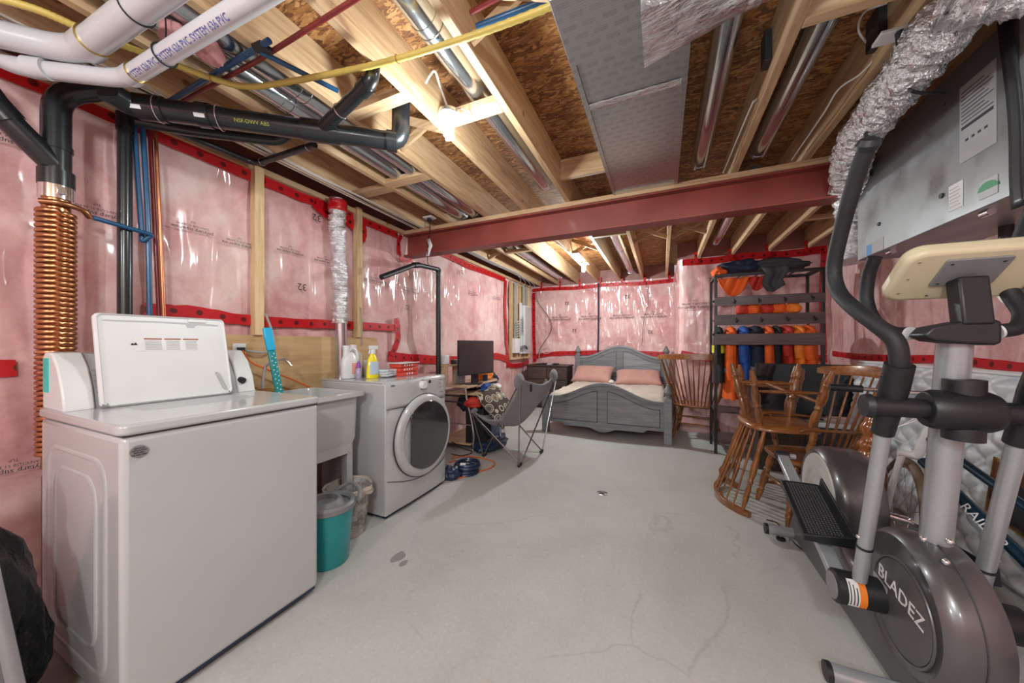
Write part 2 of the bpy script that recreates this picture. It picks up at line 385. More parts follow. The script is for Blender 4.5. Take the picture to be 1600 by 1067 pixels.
M['housing'] = S('charcoal_housing', (.12,.12,.125), .3, .5, .35, .05)
M['housing2'] = S('charcoal_disc', (.085,.085,.088), .42, .2, .15, .05)
M['beige'] = S('beige_plastic', (.60,.53,.36), .4, 0, .2, .03)
M['redplain'] = S('plain_red_tape', (.50,.004,.010), .38, 0, .3, .1, 8, .3, 30)
M['bag'] = foil('black_bin_bag', (.008,.008,.009), .2, 5, .9, .05, 0)
M['boxgrey'] = foil('grey_steel_cabinet', (.27,.275,.28), .36, 2, .03, .01, .6)
M['paper'] = S('paper', (.7,.7,.7), .6)
M['ink'] = S('black_ink', (.02,.02,.025), .6)
M['inkblue'] = S('blue_ink', (.10,.09,.35), .6)
M['inkyel'] = S('yellow_ink', (.35,.42,.06), .6)
M['inkw'] = S('white_ink', (.75,.75,.78), .5)
M['brass'] = foil('brass', (.62,.45,.16), .25, 3, .02)
# ================================================================ the room
XL, XR, YB, YP, XP = -2.55, 1.85, 6.65, 5.3, 0.2      # left wall, right wall, back wall, nearer back section and its corner
ZJ, ZO = 2.44, 2.675                                   # joist bottoms, subfloor underside
YF = -3.0
fl = MB().box((XL-.3, YF-.2, -.12), (XR+.3, YB+.3, 0)).build('floor', M['concrete'], smooth=False); tag(fl, kind='structure')
# damp stains on the slab are flat films of their own outline
def blot(c, rx, ry, seed, name='stain', mat=None):
    rnd = random.Random(seed); pts = []
    for k in range(28):
        a = 2*PI*k/28; q = 1 + .25*noise.noise(V((math.cos(a)*1.3+seed, math.sin(a)*1.3, 0)))
        pts.append((c[0]+rx*q*math.cos(a), c[1]+ry*q*math.sin(a)))
    return MB().prism(pts, (0,0,.0004), (1,0,0), (0,1,0), (0,0,1), .0005).build(name, mat, fl, smooth=False)
M['damp'] = S('damp_concrete', (.25,.245,.235), .5)
blot(P(622,870,Z=0), .035, .05, 1, mat=M['damp']); blot(P(630,880,Z=0), .018, .03, 2, mat=M['damp'])
def folds(a, z, k=1.0, seed=0):
    n = noise.noise(V((a*1.1+seed, z*.8, 3))) * .5 + noise.noise(V((a*3.0+seed, z*1.3+a, 7))) * .28
    ridge = 1 - abs(noise.noise(V((a*5.5+z*1.6+seed, z*1.2, 1))))*2.2
    fine = 1 - abs(noise.noise(V((a*12-z*2.5, z*2.2+seed, 5))))*2.5
    return k * (.030*n + .016*max(0, ridge) + .007*max(0, fine))
def pin(z, lo):   # pinned flat at the tape lines, bulging between them
    d = 1.0
    for t in (2.42, lo, 0): d = min(d, abs(z-t)/.16)
    return min(1, d)
ZT = 1.08
def wall_path(path, name, mat, seed, step=.03):
    pts = [V(p) for p in path]; L = [0]
    for a, b in zip(pts, pts[1:]): L.append(L[-1] + (b-a).length)
    nu = int(L[-1]/step); nv = 70
    def at(t):
        s = t*L[-1]
        for i in range(len(pts)-1):
            if s <= L[i+1] or i == len(pts)-2:
                d = (pts[i+1]-pts[i]).normalized(); return pts[i] + d*(s-L[i]), V((d.y, -d.x, 0)), s
    def f(u, v):
        p, n, s = at(u); z = 2.42*v
        q = folds(s, z, 1, seed) - .035
        q = min(0, q*pin(z, ZT)) - .002
        return p + n*q + V((0,0,z))
    o = MB().grid(f, nu, nv).build(name, mat, smooth=True, ang=180, loc=(0,0,0)); tag(o, kind='structure'); return o
# inside faces: the normal (d.y,-d.x) points into the room for paths that run this way
wl = wall_path([(XL, YF, 0), (XL, YB+.04, 0)], 'wall_left', M['pinkl'], 0)
def rcorner(p, a, b, r=.12): return [tuple(q[:2]) for q in fillet([(*a,0), (*p,0), (*b,0)], r, 5)[1:-1]]
bp_ = [(XL-.04, YB), (XP-.02, YB)] + rcorner((XP, YP), (XP-.02, YB), (XR, YP)) + [(XR+.04, YP)]
wb = wall_path([(*p, 0) for p in bp_], 'wall_back', M['pinkb'], 20, .028)
wr = wall_path([(XR, YP+.04, 0), (XR, YF, 0)], 'wall_right', M['pinkr'], 40)
wf = MB().box((XL-.1, YF-.1, 0), (XR+.1, YF, ZO)).build('wall_front', M['pinkb'], smooth=False); tag(wf, kind='structure')
# rim above the plastic
M['rim'] = S('rim_insulation', (.36,.17,.16), .6, 0, .5, .25, 5, .6, 6)
for nme, a, b in (('trim_1', (XL-.24, YF, 2.42), (XL-.2, YB+.2, ZO)), ('trim_2', (XL-.2, YB+.12, 2.42), (XP, YB+.16, ZO)),
                  ('trim_3', (XP, YP+.14, 2.42), (XR+.2, YP+.18, ZO)), ('trim_4', (XR+.16, YF, 2.42), (XR+.2, YP+.2, ZO))):
    tag(MB().box(a, b).build(nme, M['rim'], smooth=False), kind='structure')
tp = MB().box((XL-.2, YF, 2.40), (XL+.03, YB+.1, 2.44)).build('trim_5', M['lumber'], smooth=False); tag(tp, kind='structure')
# ---- red tape runs (ribbons lying on the plastic)
def tape(par, pts, wdt, n, up=(0,0,1), jit=.007, off=.006, seed=0):
    pts = spline(pts, 6) if len(pts) > 2 else [V(pts[0]).lerp(V(pts[1]), k/30) for k in range(31)]
    n = V(n); vs = []; fs = []
    for i, p in enumerate(pts):
        d = (pts[min(i+1, len(pts)-1)] - pts[max(i-1, 0)]).normalized(); s = n.cross(d).normalized()
        for k in range(4):
            t = (k/3-.5)*wdt
            j = noise.noise(V((i*.7+seed, k*3.1, seed)))*jit
            vs.append(V(p) + s*(t + j) + n*(off + .004*noise.noise(V((i*1.3, k*2, seed)))))
        if i: 
            for k in range(3): fs.append(((i-1)*4+k, i*4+k, i*4+k+1, (i-1)*4+k+1))
    me = bpy.data.meshes.new('tape'); me.from_pydata([tuple(p) for p in vs], [], fs); me.materials.append(M['tape']); me.shade_smooth()
    uv = me.uv_layers.new(name='UVMap'); s_ = [0]
    for a, b_ in zip(pts, pts[1:]): s_.append(s_[-1] + (b_-a).length)
    for lp in me.loops: i = lp.vertex_index; uv.data[lp.index].uv = (s_[i//4], (i % 4/3-.5)*wdt)
    o = bpy.data.objects.new('tape', me); COL.objects.link(o); o.parent = par; ORG[o.as_pointer()] = V((0,0,0))
    return o
def onl(y, z): return (XL, y, z)
def run(a, b, n): return [V(a).lerp(V(b), k/n) for k in range(n+1)]
tape(wl, [onl(y, 2.37 + .012*math.sin(y*3)) for y in [-2.8 + .5*k for k in range(11)]] + [onl(2.74, 2.37)], .07, (1,0,0), off=.006, seed=1)
tape(wl, [onl(y, 2.36 + .012*math.sin(y*4)) for y in [3.0, 3.6, 4.2, 4.8, 5.4]], .08, (1,0,0), seed=2)
tape(wl, [onl(2.78, 2.38), onl(2.74, 2.3), onl(2.75, 2.17), onl(2.83, 2.12), onl(2.95, 2.15)], .05, (1,0,0), off=.02, seed=3)
tape(wl, [onl(-.6, 1.10), onl(0, 1.105), onl(.45, 1.12)], .075, (1,0,0), seed=4)
tape(wl, [P(225,483,X=XL), P(250,485,X=XL), P(300,487,X=XL), P(360,497,X=XL), P(430,503,X=XL), P(520,507,X=XL), P(620,512,X=XL)], .07, (1,0,0), off=.008, seed=5)
tape(wl, [P(618,497,X=XL), P(620,512,X=XL), P(620,530,X=XL), P(611,556,X=XL)], .075, (1,0,0), off=.012, seed=6)
tape(wl, [P(605,556,X=XL), P(640,560,X=XL), P(690,562,X=XL), P(740,562,X=XL), P(775,556,X=XL), P(792,562,X=XL)], .10, (1,0,0), seed=7)
tape(wl, [onl(5.42, 2.36), onl(5.40, 1.9), onl(5.44, 1.4), onl(5.5, .92), onl(5.52, .8)], .09, (1,0,0), seed=8)
tape(wl, [onl(5.5, .86), onl(5.8, .82), onl(6.2, .82), onl(6.55, .86)], .08, (1,0,0), seed=9)
def onb(x, z): return (x, YB, z)
tape(wb, [onb(x, 2.355 + .01*math.sin(x*5)) for x in [-2.5 + .3*k for k in range(10)]], .07, (0,-1,0), seed=10)
tape(wb, [onb(-2.47, 2.3), onb(-2.47, 1.7), onb(-2.46, 1.2), onb(-2.45, .85)], .07, (0,-1,0), seed=11)
tape(wb, [onb(-2.42, .97), onb(-2.1, 1.02), onb(-1.5, 1.05), onb(-.8, 1.06), onb(.1, 1.04)], .09, (0,-1,0), seed=12)
tape(wb, [(XP+.06, YP, 2.37), (.6, YP, 2.36), (1.0, YP, 2.38), (1.4, YP, 2.36), (1.83, YP, 2.38)], .09, (0,-1,0), seed=13)
tape(wb, [(XP+.04, YP, 1.09), (.6, YP, 1.03), (1.0, YP, 1.06), (1.4, YP, 1.03), (1.83, YP, 1.05)], .09, (0,-1,0), seed=14)
tape(wb, [(XR-.05, YP, 2.35), (XR-.07, YP, 1.8), (XR-.05, YP, 1.1)], .06, (0,-1,0), seed=15)
tape(wr, [(XR, y, 2.37 + .01*math.sin(y*4)) for y in [5.2, 4.6, 4, 3.4, 2.8, 2.2, 1.4, .6, -.2]], .08, (-1,0,0), seed=16)
tape(wr, [(XR, y, 1.10 + .012*math.sin(y*4)) for y in [5.2, 4.6, 4, 3.4, 2.8, 2.2, 1.4, .6]], .06, (-1,0,0), seed=17)
for k, x in enumerate([-2.34, -1.94, -1.54, -1.14, -.74, -.34, .07]):   # tape lapped up round each joist end
    tape(wb, [(x+.04, YB, 2.36), (x+.045, YB, 2.44), (x+.045, YB, 2.52)], .035, (0,-1,0), seed=30+k, off=.02)
for k, x in enumerate([.47, .87, 1.27, 1.67]):
    tape(wb, [(x-.03, YP, 2.33), (x-.045, YP, 2.42), (x-.045, YP, 2.50)], .04, (0,-1,0), seed=40+k, off=.02)
cyl_ = P(528,312,X=XL)
tape(wl, [onl(cyl_.y-.22, 2.36), onl(cyl_.y-.1, 2.31), onl(cyl_.y+.02, 2.34), onl(cyl_.y+.16, 2.29)], .10, (1,0,0), off=.014, seed=50)
tape(wl, [onl(cyl_.y+.22, 2.38), onl(cyl_.y+.25, 2.28), onl(cyl_.y+.23, 2.18)], .09, (1,0,0), off=.016, seed=51)
# studs and board on the left wall
for x, y0, y1, w_, X_ in ((403, 262, 524, .038, XL+.035), (560, 325, 527, .038, XL+.035)):
    a = P(x, y0, X=X_)
    MB().box((XL+.002, a.y-w_/2-.01, 1.283), (X_+.02, a.y+w_/2+.01, a.z)).build('stud', M['lumberz'], wl, smooth=False, bevel=.002)
bd = MB().box((XL+.003, 1.18, .62), (XL+.028, 2.44, 1.283)).build('plywood_board', M['plywood'], smooth=False, bevel=.002, ang=30)
tag(bd, 'varnished plywood backing board screwed to the pink wall behind the laundry sink', 'board')
# ---- ceiling: strand board sheets, joists, blocking
ce = MB().box((XL-.3, YF-.2, ZO+.018), (XR+.3, YB+.3, ZO+.06)).build('ceiling', M['osb'], smooth=False); tag(ce, kind='structure')
sheet = {}
for r_ in range(8):
    y0 = YF + .1 + r_*1.22
    xs = [XL-.25] + [x for x in (-1.95 + (r_ % 2)*1.22, .49 + (r_ % 2)*1.22) if x < XR] + [XR+.25]
    for a, b in zip(xs, xs[1:]):
        MB().box((a+.0015, y0+.0015, ZO), (b-.0015, y0+1.2185, ZO+.016)).build('osb_sheet', M['osb'], ce, smooth=False)
JX = [-2.34, -1.94, -1.54, -1.14, -.74, -.34, .07, .47, .87, 1.27, 1.67]
for i, x in enumerate(JX):
    MB().box((x-.019, YF+.02, ZJ), (x+.019, 2.9, ZO-.001)).build('joist', M['lumber'], ce, smooth=False, bevel=.002)
    ye = YB+.1 if x < XP else YP+.12
    off = -.04 if x < -1 else .0
    MB().box((x-.019, 2.905, ZJ), (x+.019, ye, ZO-.001)).build('joist', M['lumber'], ce, smooth=False, bevel=.002)
def block(x0, x1, y, h=.09, t=.038, z=ZJ):
    MB().box((x0+.02, y-t/2, z), (x1-.02, y+t/2, z+h)).build('blocking', M['lumberx'], ce, smooth=False, bevel=.002)
block(-1.14, -.74, 1.55, .038, .09, ZJ-.001)
block(.47, .87, 1.62, .09, .045, ZJ-.001); block(-2.34, -1.94, 2.02, .038, .09, ZJ); block(-1.94, -1.54, 1.98, .038, .09, ZJ); block(.87, 1.27, 1.5, .038, .09, ZJ)
block(-.74, -.34, 3.9, .038, .05); block(-1.94, -1.54, 4.1, .038, .07); block(.47, .87, 3.32, .04, .09); block(-1.54, -1.14, 1.3, .038, .07); block(1.27, 1.67, 4.2, .038, .06)
block(-.74, -.34, 2.55, .15, .038, 2.5)
def xbrace(x0, x1, y):
    for s in (0, 1):
        a = V((x0+.02, y + s*.045, ZJ+.03 if s else ZO-.04)); b_ = V((x1-.02, y + s*.045, ZO-.04 if s else ZJ+.03))
        MB().bar(a, b_, .019, .045).build('bridging', M['lumberx'], ce, smooth=False)
for x0, x1, y in ((-.34,.07,4.3), (.07,.47,4.3), (-1.14,-.74,4.5), (-1.54,-1.14,1.62), (-.74,-.34,1.15), (-2.34,-1.94,4.3), (.87,1.27,3.5), (1.27,1.67,3.5), (-.34,.07,.9)):
    xbrace(x0, x1, y)
# ---- steel beam
bm_ = thing('steel_beam', 'red oxide painted steel beam crossing the ceiling under the joists', 'beam', (-.3, 2.9, 2.17))
b = MB(); b.box((XL+.0, 2.83, 2.17), (XR-.02, 2.97, 2.183)); b.box((XL, 2.83, 2.387), (XR-.02, 2.97, 2.40)); b.box((XL, 2.894, 2.183), (XR-.02, 2.906, 2.387))
b.build('web_and_flanges', M['steelred'], bm_, smooth=False, bevel=.002)
MB().box((XL, 2.82, 2.401), (XR-.02, 2.98, 2.439)).build('nailer_plank', M['lumberx'], bm_, smooth=False, bevel=.002)
# ---- printed lettering on the plastic (it hangs upside down)
def stamp(p, par, wall, s=.028, k=0):
    ax, n = {'l': ((0,1,0), (1,0,0)), 'b': ((1,0,0), (0,-1,0)), 'r': ((0,-1,0), (-1,0,0))}[wall]
    ax = -V(ax); up = V((0,0,-1)); p = V(p) + V(n)*.014
    text('polytarp super-six', s, onplane(p, ax, up), M['ink'], par, 'printed_text', .0002)
    text('CAN/CGSB 51.34-M86', s*.6, onplane(p + V((0,0,s*.9)), ax, up), M['ink'], par, 'printed_text', .0002)
    text('TLP', s*.6, onplane(p + V((0,0,s*1.7)) , ax, up), M['ink'], par, 'printed_text', .0002)
for x, y in ((20,225), (150,335), (300,360), (373,384), (452,395), (507,410), (20,735)): stamp(P(x, y, X=XL), wl, 'l', .027)
for x, y in ((585,440), (640,456), (738,460), (775,467)): stamp(P(x, y, X=XL), wl, 'l', .038)
for x in (-1.9, -1.3, -.7, -.15): stamp((x, YB, 1.72), wb, 'b', .06)
for x in (.42, .95): stamp((x, YP, 1.73), wb, 'b', .06)
for k, (x, y) in enumerate(((495,340), (472,448), (637,480), (722,425))):
    text('32', .075, onplane(P(x, y, X=XL+.014), (0,-1,0), (0,0,-1)), M['ink'], wl, 'printed_text', .0002)
for x, z in ((-1.75, 2.05), (-.6, 2.12), (-1.6, 1.5), (-.2, 1.45)): text('32', .09, onplane((x, YB-.014, z), (-1,0,0), (0,0,-1)), M['ink'], wb, 'printed_text', .0002)
text('32', .09, onplane((.62, YP-.014, 2.1), (-1,0,0), (0,0,-1)), M['ink'], wb, 'printed_text', .0002)
text('32', .07, onplane((XR-.014, 4.3, 1.9), (0,1,0), (0,0,-1)), M['ink'], wr, 'printed_text', .0002)
# ---- floor drain
dr = thing('floor_drain', 'small round metal floor drain set in the open concrete', 'drain', P(941,771,Z=.001))
c = P(941,771,Z=0)
MB().lathe([(.045,.0),(.045,.004),(.038,.005),(.036,.002),(.0,.002)], (c.x,c.y,.0005), 24).build('rim', M['chrome'], dr)
for k in range(4):
    a = k*PI/4; MB().bar((c.x-.036*math.cos(a), c.y-.036*math.sin(a), .005), (c.x+.036*math.cos(a), c.y+.036*math.sin(a), .005), .006, .004).build('grate_bar', M['housing'], dr, smooth=False)
# ================================================================ pipes, ducts and wires
def pipe(name, label, cat, pts, r, mat, n=16, group=None, rf=.06):
    o = MB().tube(fillet(pts, rf), r, n).build(name, mat, ang=50); return tag(o, label, cat, group)
def onface(o): return o
# --- galvanised round ducts in the joist bays
def duct(x, y0, y1, z, r, label, extra=()):
    t = thing('round_duct', label, 'duct', (x, y0, z-r), 'round metal ducts in the joist bays')
    n = max(1, round((y1-y0)/1.5)); L = (y1-y0)/n
    for k in range(n):
        a, b = y0+k*L, y0+(k+1)*L
        MB().tube([(x,a,z),(x,b-.03,z),(x,b-.03,z),(x,b,z)], [r, r, r*1.04, r*1.04], 28).build('duct_section', M['galv'], t, ang=30)
        MB().tube([(x+r*1.02*math.cos(q), a+.02, z+r*1.02*math.sin(q)) for q in [k2*PI/12 for k2 in range(24)]], .0035, 6, closed=True).build('crimped_ring', M['galv'], t)
    return t
duct(-1.815, -.6, 2.86, 2.515, .062, 'outer of the two tarnished round ducts in one joist bay left of the bare bulb')
duct(-1.665, -.6, 2.84, 2.515, .062, 'inner of the two tarnished round ducts in one joist bay left of the bare bulb')
duct(-.885, -.4, 2.66, 2.56, .062, 'bright round duct passing just behind the nearest lit bulb')
duct(-1.815, 3.0, 6.3, 2.53, .062, 'round duct beyond the red beam nearest the left wall')
duct(-.52, 3.2, 6.4, 2.55, .062, 'pinkish round duct beyond the red beam right of the far bulb')
duct(.245, .6, 2.80, 2.55, .055, 'slim shiny round duct right beside the foil covered panel')
duct(.60, .3, 2.80, 2.55, .055, 'round duct in the bay right of the slim duct, by the black joist sleeves')
duct(.63, 3.1, 5.0, 2.55, .055, 'short round duct beyond the red beam above the coat rack')
# --- foil covered return panel nailed under two joists
pn = thing('foil_return_panel', 'wide printed foil return air panel nailed under the joists up to the red beam', 'duct', (-.135, 1.8, 2.42))
ys = [.7, 1.33, 1.73, 2.83]
for a, b_ in zip(ys, ys[1:]):
    MB().box((-.352, a+.004, 2.432), (.092, b_-.004, 2.4395)).build('foil_sheet', M['foilboard'], pn, smooth=False)
for y in ys[1:3]:
    MB().grid(lambda u, v, y=y: V((-.365+.47*u, y-.025+.05*v, 2.4285-.003*noise.noise(V((u*14, v*3, y))))), 40, 5).build('foil_tape', M['foilwrap'], pn, solid=.001)
for x in (-.352, .092):
    MB().box((x-.012, .7, 2.425), (x+.012, 2.83, 2.4315)).build('edge_strip', M['foilboard'], pn, smooth=False)
MB().box((-.352, 2.76, 2.427), (.092, 2.83, 2.4315)).build('end_flange', M['galv'], pn, smooth=False, bevel=.001)
p2 = tag(MB().box((-.352, 2.99, 2.43), (.092, 3.35, 2.4395)).build('return_duct_end', M['foilboard'], smooth=False), 'short foil panel between two joists just beyond the red beam', 'duct')
# --- transverse wrapped duct at the top of the picture
td = thing('branch_duct', 'large round silver duct wrapped in foil crossing under the joists at top', 'duct', (.5, 1.2, 2.2))
MB().tube([(.23, 1.2, 2.33), (1.35, 1.22, 2.33)], .085, 32).build('duct_barrel', M['galv'], td)
def boot(u, v):
    a = 2*PI*v; x = -.06 + .30*u
    ca, sa = math.cos(a), math.sin(a); k = u
    sq = .115/max(abs(ca), abs(sa))
    r = sq*(1-k) + .087*k + .006*noise.noise(V((u*4, v*16, 3)))
    return V((x, 1.2 + ca*r*1.0, 2.33 + sa*r*(1-.1*(1-k))))
MB().grid(boot, 16, 48, cv=True).build('foil_boot', M['foilwrap'], td)
MB().grid(lambda u, v: V((.235+.035*u, 1.2+.0885*math.cos(2*PI*v), 2.33+.0885*math.sin(2*PI*v))), 3, 32, cv=True).build('foil_tape', M['foilwrap'], td, solid=.002)
ad = MB()
ad.box((-.34, 1.05, 2.34), (-.055, 1.34, 2.424))
tag(ad.build('foil_plenum', M['foilboard'], smooth=False, bevel=.004), 'square foil plenum box joining the panel to the silver branch duct', 'duct')
# --- crinkled flexible ducts on the right
def flex(name, label, pts, r, seed=0, n=30, amp=.010, mat='foilflex', pitch=.02):
    q = spline(pts, 40); L = 0; S_ = [0]
    for a, b_ in zip(q, q[1:]): L += (b_-a).length; S_.append(L)
    m = int(L/.0085)+2; cen = []; j = 0
    for i in range(m):
        s = L*i/(m-1)
        while j < len(S_)-2 and S_[j+1] < s: j += 1
        t = (s-S_[j])/max(1e-6, S_[j+1]-S_[j]); cen.append(q[j].lerp(q[j+1], t))
    b = MB(); b.tube(cen, r, n)
    v2 = []
    for idx, p in enumerate(b.v):
        i = idx // n; c = cen[i]; d = V(p)-c; s = L*i/(m-1)
        k = 1 + (amp/r)*(.55*math.sin(2*PI*s/pitch + 2.2*noise.noise(V(p)*6)) + 1.3*noise.noise(V(p)*22+V((seed,0,0))) + .9*noise.noise(V(p)*45))
        v2.append(tuple(c + d*k))
    b.v = v2
    return tag(b.build(name, M[mat], ang=80), label, 'duct')
flex('flexible_duct', 'crinkled foil flexible duct hanging down the left wall into the dryer vent pipe', [P(528,312,X=-2.42), P(527,340,X=-2.42), P(529,400,X=-2.42), P(531,460,X=-2.42), P(531,505,X=-2.42)], .058, 1, amp=.012)
flex('flexible_duct', 'huge crinkled silver flexible duct at the top right corner', [(.86, 1.60, 2.40), (1.0, 1.55, 2.345), (1.2, 1.45, 2.33), (1.5, 1.3, 2.33)], .115, 5, amp=.014, n=48)
flex('flexible_duct', 'long crinkled silver duct bending down behind the black exercise handle', [(.90, 1.66, 2.34), (.92, 1.95, 2.33), (.96, 2.4, 2.31), (1.07, 2.80, 2.26), (1.19, 3.05, 2.13), (1.21, 3.12, 1.95), (1.22, 3.1, 1.80)], .085, 9, amp=.012, n=44)
tag(MB().tube([P(532,500,X=-2.42), P(533,540,X=-2.42), P(533,608,X=-2.42)], .047, 28).build('vent_pipe', M['galv']), 'rigid galvanised dryer vent pipe standing behind the dryer', 'pipe')
tag(MB().grid(lambda u, v: V((-2.42 + .068*math.cos(2*PI*v), P(528,312,X=-2.42).y + .068*math.sin(2*PI*v), 2.30+.09*u)) + V((.01,.01,0))*noise.noise(V((u*3,v*9,0))), 4, 26, cv=True).build('tape_collar', M['redplain'], solid=.003), 'red tape collar wrapped round the top of the foil duct on the left wall', 'tape')
# --- white plastic vent pipes at top left
za = 2.35; zb = 2.28
A0 = P(-60, 40, Z=za); A1 = P(122, 82, Z=za); A2 = P(262, -22, Z=za)
vA = thing('white_vent_pipe', 'thicker upper white plastic pipe with an elbow at the top left corner', 'pipe', A1)
MB().tube(fillet([A0, A1, A2, A2 + (A2-A1)*.6], .09), .045, 24).build('pipe_run', M['pvc'], vA)
d = (A2-A1).normalized(); MB().tube([A1 + d*.06, A1 + d*.135], .0505, 24).build('socket', M['pvc'], vA)
MB().tube([A1+d*.135, A1+d*.138], .0508, 24).build('glue_line', M['brass'], vA)
B0 = P(0, 88, Z=zb); B1 = P(196, 124, Z=zb); B2 = P(400, -2, Z=zb)
vB = thing('white_vent_pipe', 'slimmer lower white plastic pipe with blue printing at the top left', 'pipe', B1)
MB().tube(fillet([P(-40, 70, Z=zb+.1), P(25, 105, Z=zb), B1, B2, B2 + (B2-B1)*.5], .075), .0315, 24).build('pipe_run', M['pvc'], vB)
d = (B2-B1).normalized(); MB().tube([B1 + d*.035, B1 + d*.09], .0365, 24).build('socket', M['pvc'], vB)
MB().tube([B1+d*.09, B1+d*.093], .0368, 24).build('glue_line', M['brass'], vB)
e = P(45, 105, Z=zb); MB().tube([e, e + (B1-e).normalized()*.06], .0365, 24).build('socket', M['pvc'], vB)
nrm = (V((0,0,EYE)) - B1.lerp(B2, .5)); nrm = (nrm - d*nrm.dot(d)).normalized()
upv = d.cross(nrm) * -1
for k, t in enumerate((.22, .48, .74)):
    o_ = B1.lerp(B2, t) + nrm*.0318
    text('SYSTEM 636 PVC', .028, onplane(o_, d, nrm.cross(d)), M['inkblue'], vB, 'printed_text', .0002)
def wire(name, label, cat, pts, r, mat, group=None, n=8, res=8):
    return tag(MB().tube(spline(pts, res), r, n).build(name, mat), label, cat, group)
def hoop(par, c, d, r, wr=.003, mat=None, name='strap'):
    d = V(d).normalized(); x, y = frame_of(d); c = V(c)
    MB().tube([c + x*r*math.cos(a) + y*r*math.sin(a) for a in [k*PI/12 for k in range(24)]], wr, 6, closed=True).build(name, mat or M['chrome'], par)
hoop(vB, B1.lerp(B2, .36), d, .036, .003, M['blk'], 'strap'); hoop(vA, A1.lerp(A2, .7), (A2-A1), .047, .003, M['blk'], 'strap')
wr_ = B1.lerp(B2, .36); wire('hanger_wire', 'thin twisted wire holding up the slimmer white pipe', 'wire', [wr_ + V((0,0,.036)), wr_ + V((.01,.0,.08)), wr_ + V((.0,.0,.17))], .0025, M['blk'])
wr_ = A1.lerp(A2, .7); wire('hanger_wire', 'thin twisted wire holding up the thicker white pipe', 'wire', [wr_ + V((0,0,.045)), wr_ + V((.01,.0,.07)), wr_ + V((.0,.0,.09))], .0025, M['blk'])
# --- black drain pipes
S0 = P(90, 130, X=-2.40); SX, SY = -2.40, P(88, 260, X=-2.40).y
st = thing('black_drain_stack', 'black plastic drain stack with a side branch above the copper coil', 'pipe', (SX, SY, 1.9))
zt = P(90, 150, X=SX).z; zbm = P(88, 320, X=SX).z
MB().tube(fillet([(SX, SY, zbm+.05), (SX, SY, zt), P(165,138,X=-2.32)], .07), .043, 26).build('vertical_pipe', M['abs'], st)
MB().tube([(SX, SY, P(88,268,X=SX).z), (SX, SY, P(88,292,X=SX).z)], .052, 26).build('socket', M['abs'], st)
MB().tube([(SX, SY, P(88,228,X=SX).z-.02), (SX, SY, P(88,228,X=SX).z+.0)], .047, 26).build('ring', M['abs'], st)
MB().tube([P(-60,95,X=-2.38), P(10,185,X=-2.38), (SX, SY, P(88,262,X=SX).z)], .042, 26).build('branch_pipe', M['abs'], st)
MB().tube([P(-14,160,X=-2.38), P(14,190,X=-2.38)], .050, 26).build('socket', M['abs'], st)
zc = P(88,300,X=SX).z
cl_ = MB().tube([(SX, SY, zc-.035), (SX, SY, zc+.035)], .050, 26).build('clamp_band', M['chrome'], st)
MB().box((SX+.048, SY-.012, zc-.02), (SX+.066, SY+.012, zc+.012)).build('clamp_screw', M['chrome'], cl_, bevel=.002)
# main sloping run
m0 = P(168,142,Z=2.27); m1 = P(205,165,Z=2.27); m2 = P(620,222,Z=2.30); m3 = P(633,150,X=m2.x+.02)
m3 = V((m2.x+.02, m2.y+.01, 2.62))
mr = thing('black_drain_run', 'thick black drain pipe sloping across under the joists with yellow printing', 'pipe', m1)
MB().tube(fillet([m0, m1, m2 + (m2-m1).normalized()*.02, m3], .075), .046, 26).build('main_pipe', M['abs'], mr)
dm = (m2-m1).normalized()
for t, L_ in ((.02, .10), (.22, .05), (.60, .16), (.955, .05)):
    c0 = m1.lerp(m2, t); MB().tube([c0, c0+dm*L_], .0525, 26).build('coupling', M['abs'], mr)
nr = (V((0,0,EYE)) - m1.lerp(m2,.4)); nr = (nr - dm*nr.dot(dm)).normalized()
text('NSF-DWV ABS', .022, onplane(m1.lerp(m2,.42) + nr*.0465, dm, nr.cross(dm)), M['inkyel'], mr, 'printed_text', .0002)
for t in (.035, .24):
    c0 = m1.lerp(m2, t) + nr*.0535
    MB().obox(c0, (.04, .016, .001), onplane(c0, dm, nr.cross(dm)).to_3x3()).build('label_sticker', M['paper'], mr, smooth=False)
    hoop(mr, m1.lerp(m2, t) + dm*.06, dm, .0535, .002)
b0 = m1.lerp(m2, .665); b1 = P(580,128,Z=2.36); b2 = V((b1.x-.01, b1.y+.03, 2.50))
MB().tube(fillet([b0, b1, b2], .05), .030, 22).build('branch_pipe', M['abs'], mr)
db = (b1-b0).normalized(); MB().tube([b1-db*.07, b1-db*.02], .035, 22).build('coupling', M['abs'], mr)
hoop(mr, b0.lerp(b1, .45), db, .033, .002); 
# second thinner run under it
n0 = P(300,205,Z=2.33); n1 = P(440,222,Z=2.36)
tag(MB().tube(fillet([P(215,190,Z=2.33), n0, n1, P(470,180,Z=2.5)], .06), .026, 20).build('black_drain_branch', M['abs']), 'short black drain branch tucked just behind the thick sloping one', 'pipe')
lo = thing('black_vent_line', 'slim black pipe running along the top of the left wall then elbowing towards the room', 'pipe', P(300,225,X=-2.42))
q0, q1, q2 = P(215,180,X=-2.42), P(400,256,X=-2.42), P(492,226,Z=2.40)
MB().tube(fillet([q0, q1, q2], .06), .019, 18).build('pipe_run', M['abs'], lo)
hoop(lo, q1.lerp(q2, .12), q2-q1, .023, .002); hoop(lo, q1.lerp(q2, .9), q2-q1, .023, .002)
vy = P(195, 300, X=-2.44).y
bp2 = thing('black_vertical_pipe', 'straight vertical black pipe left of the blue pipes', 'pipe', (-2.44, vy, 1.0))
MB().tube([(-2.44, vy, 1.0), (-2.44, vy, P(195,180,X=-2.44).z)], .0265, 22).build('pipe_run', M['abs'], bp2)
MB().tube([(-2.44, vy, P(195,205,X=-2.44).z), (-2.44, vy, P(195,178,X=-2.44).z)], .032, 22).build('coupling', M['abs'], bp2)
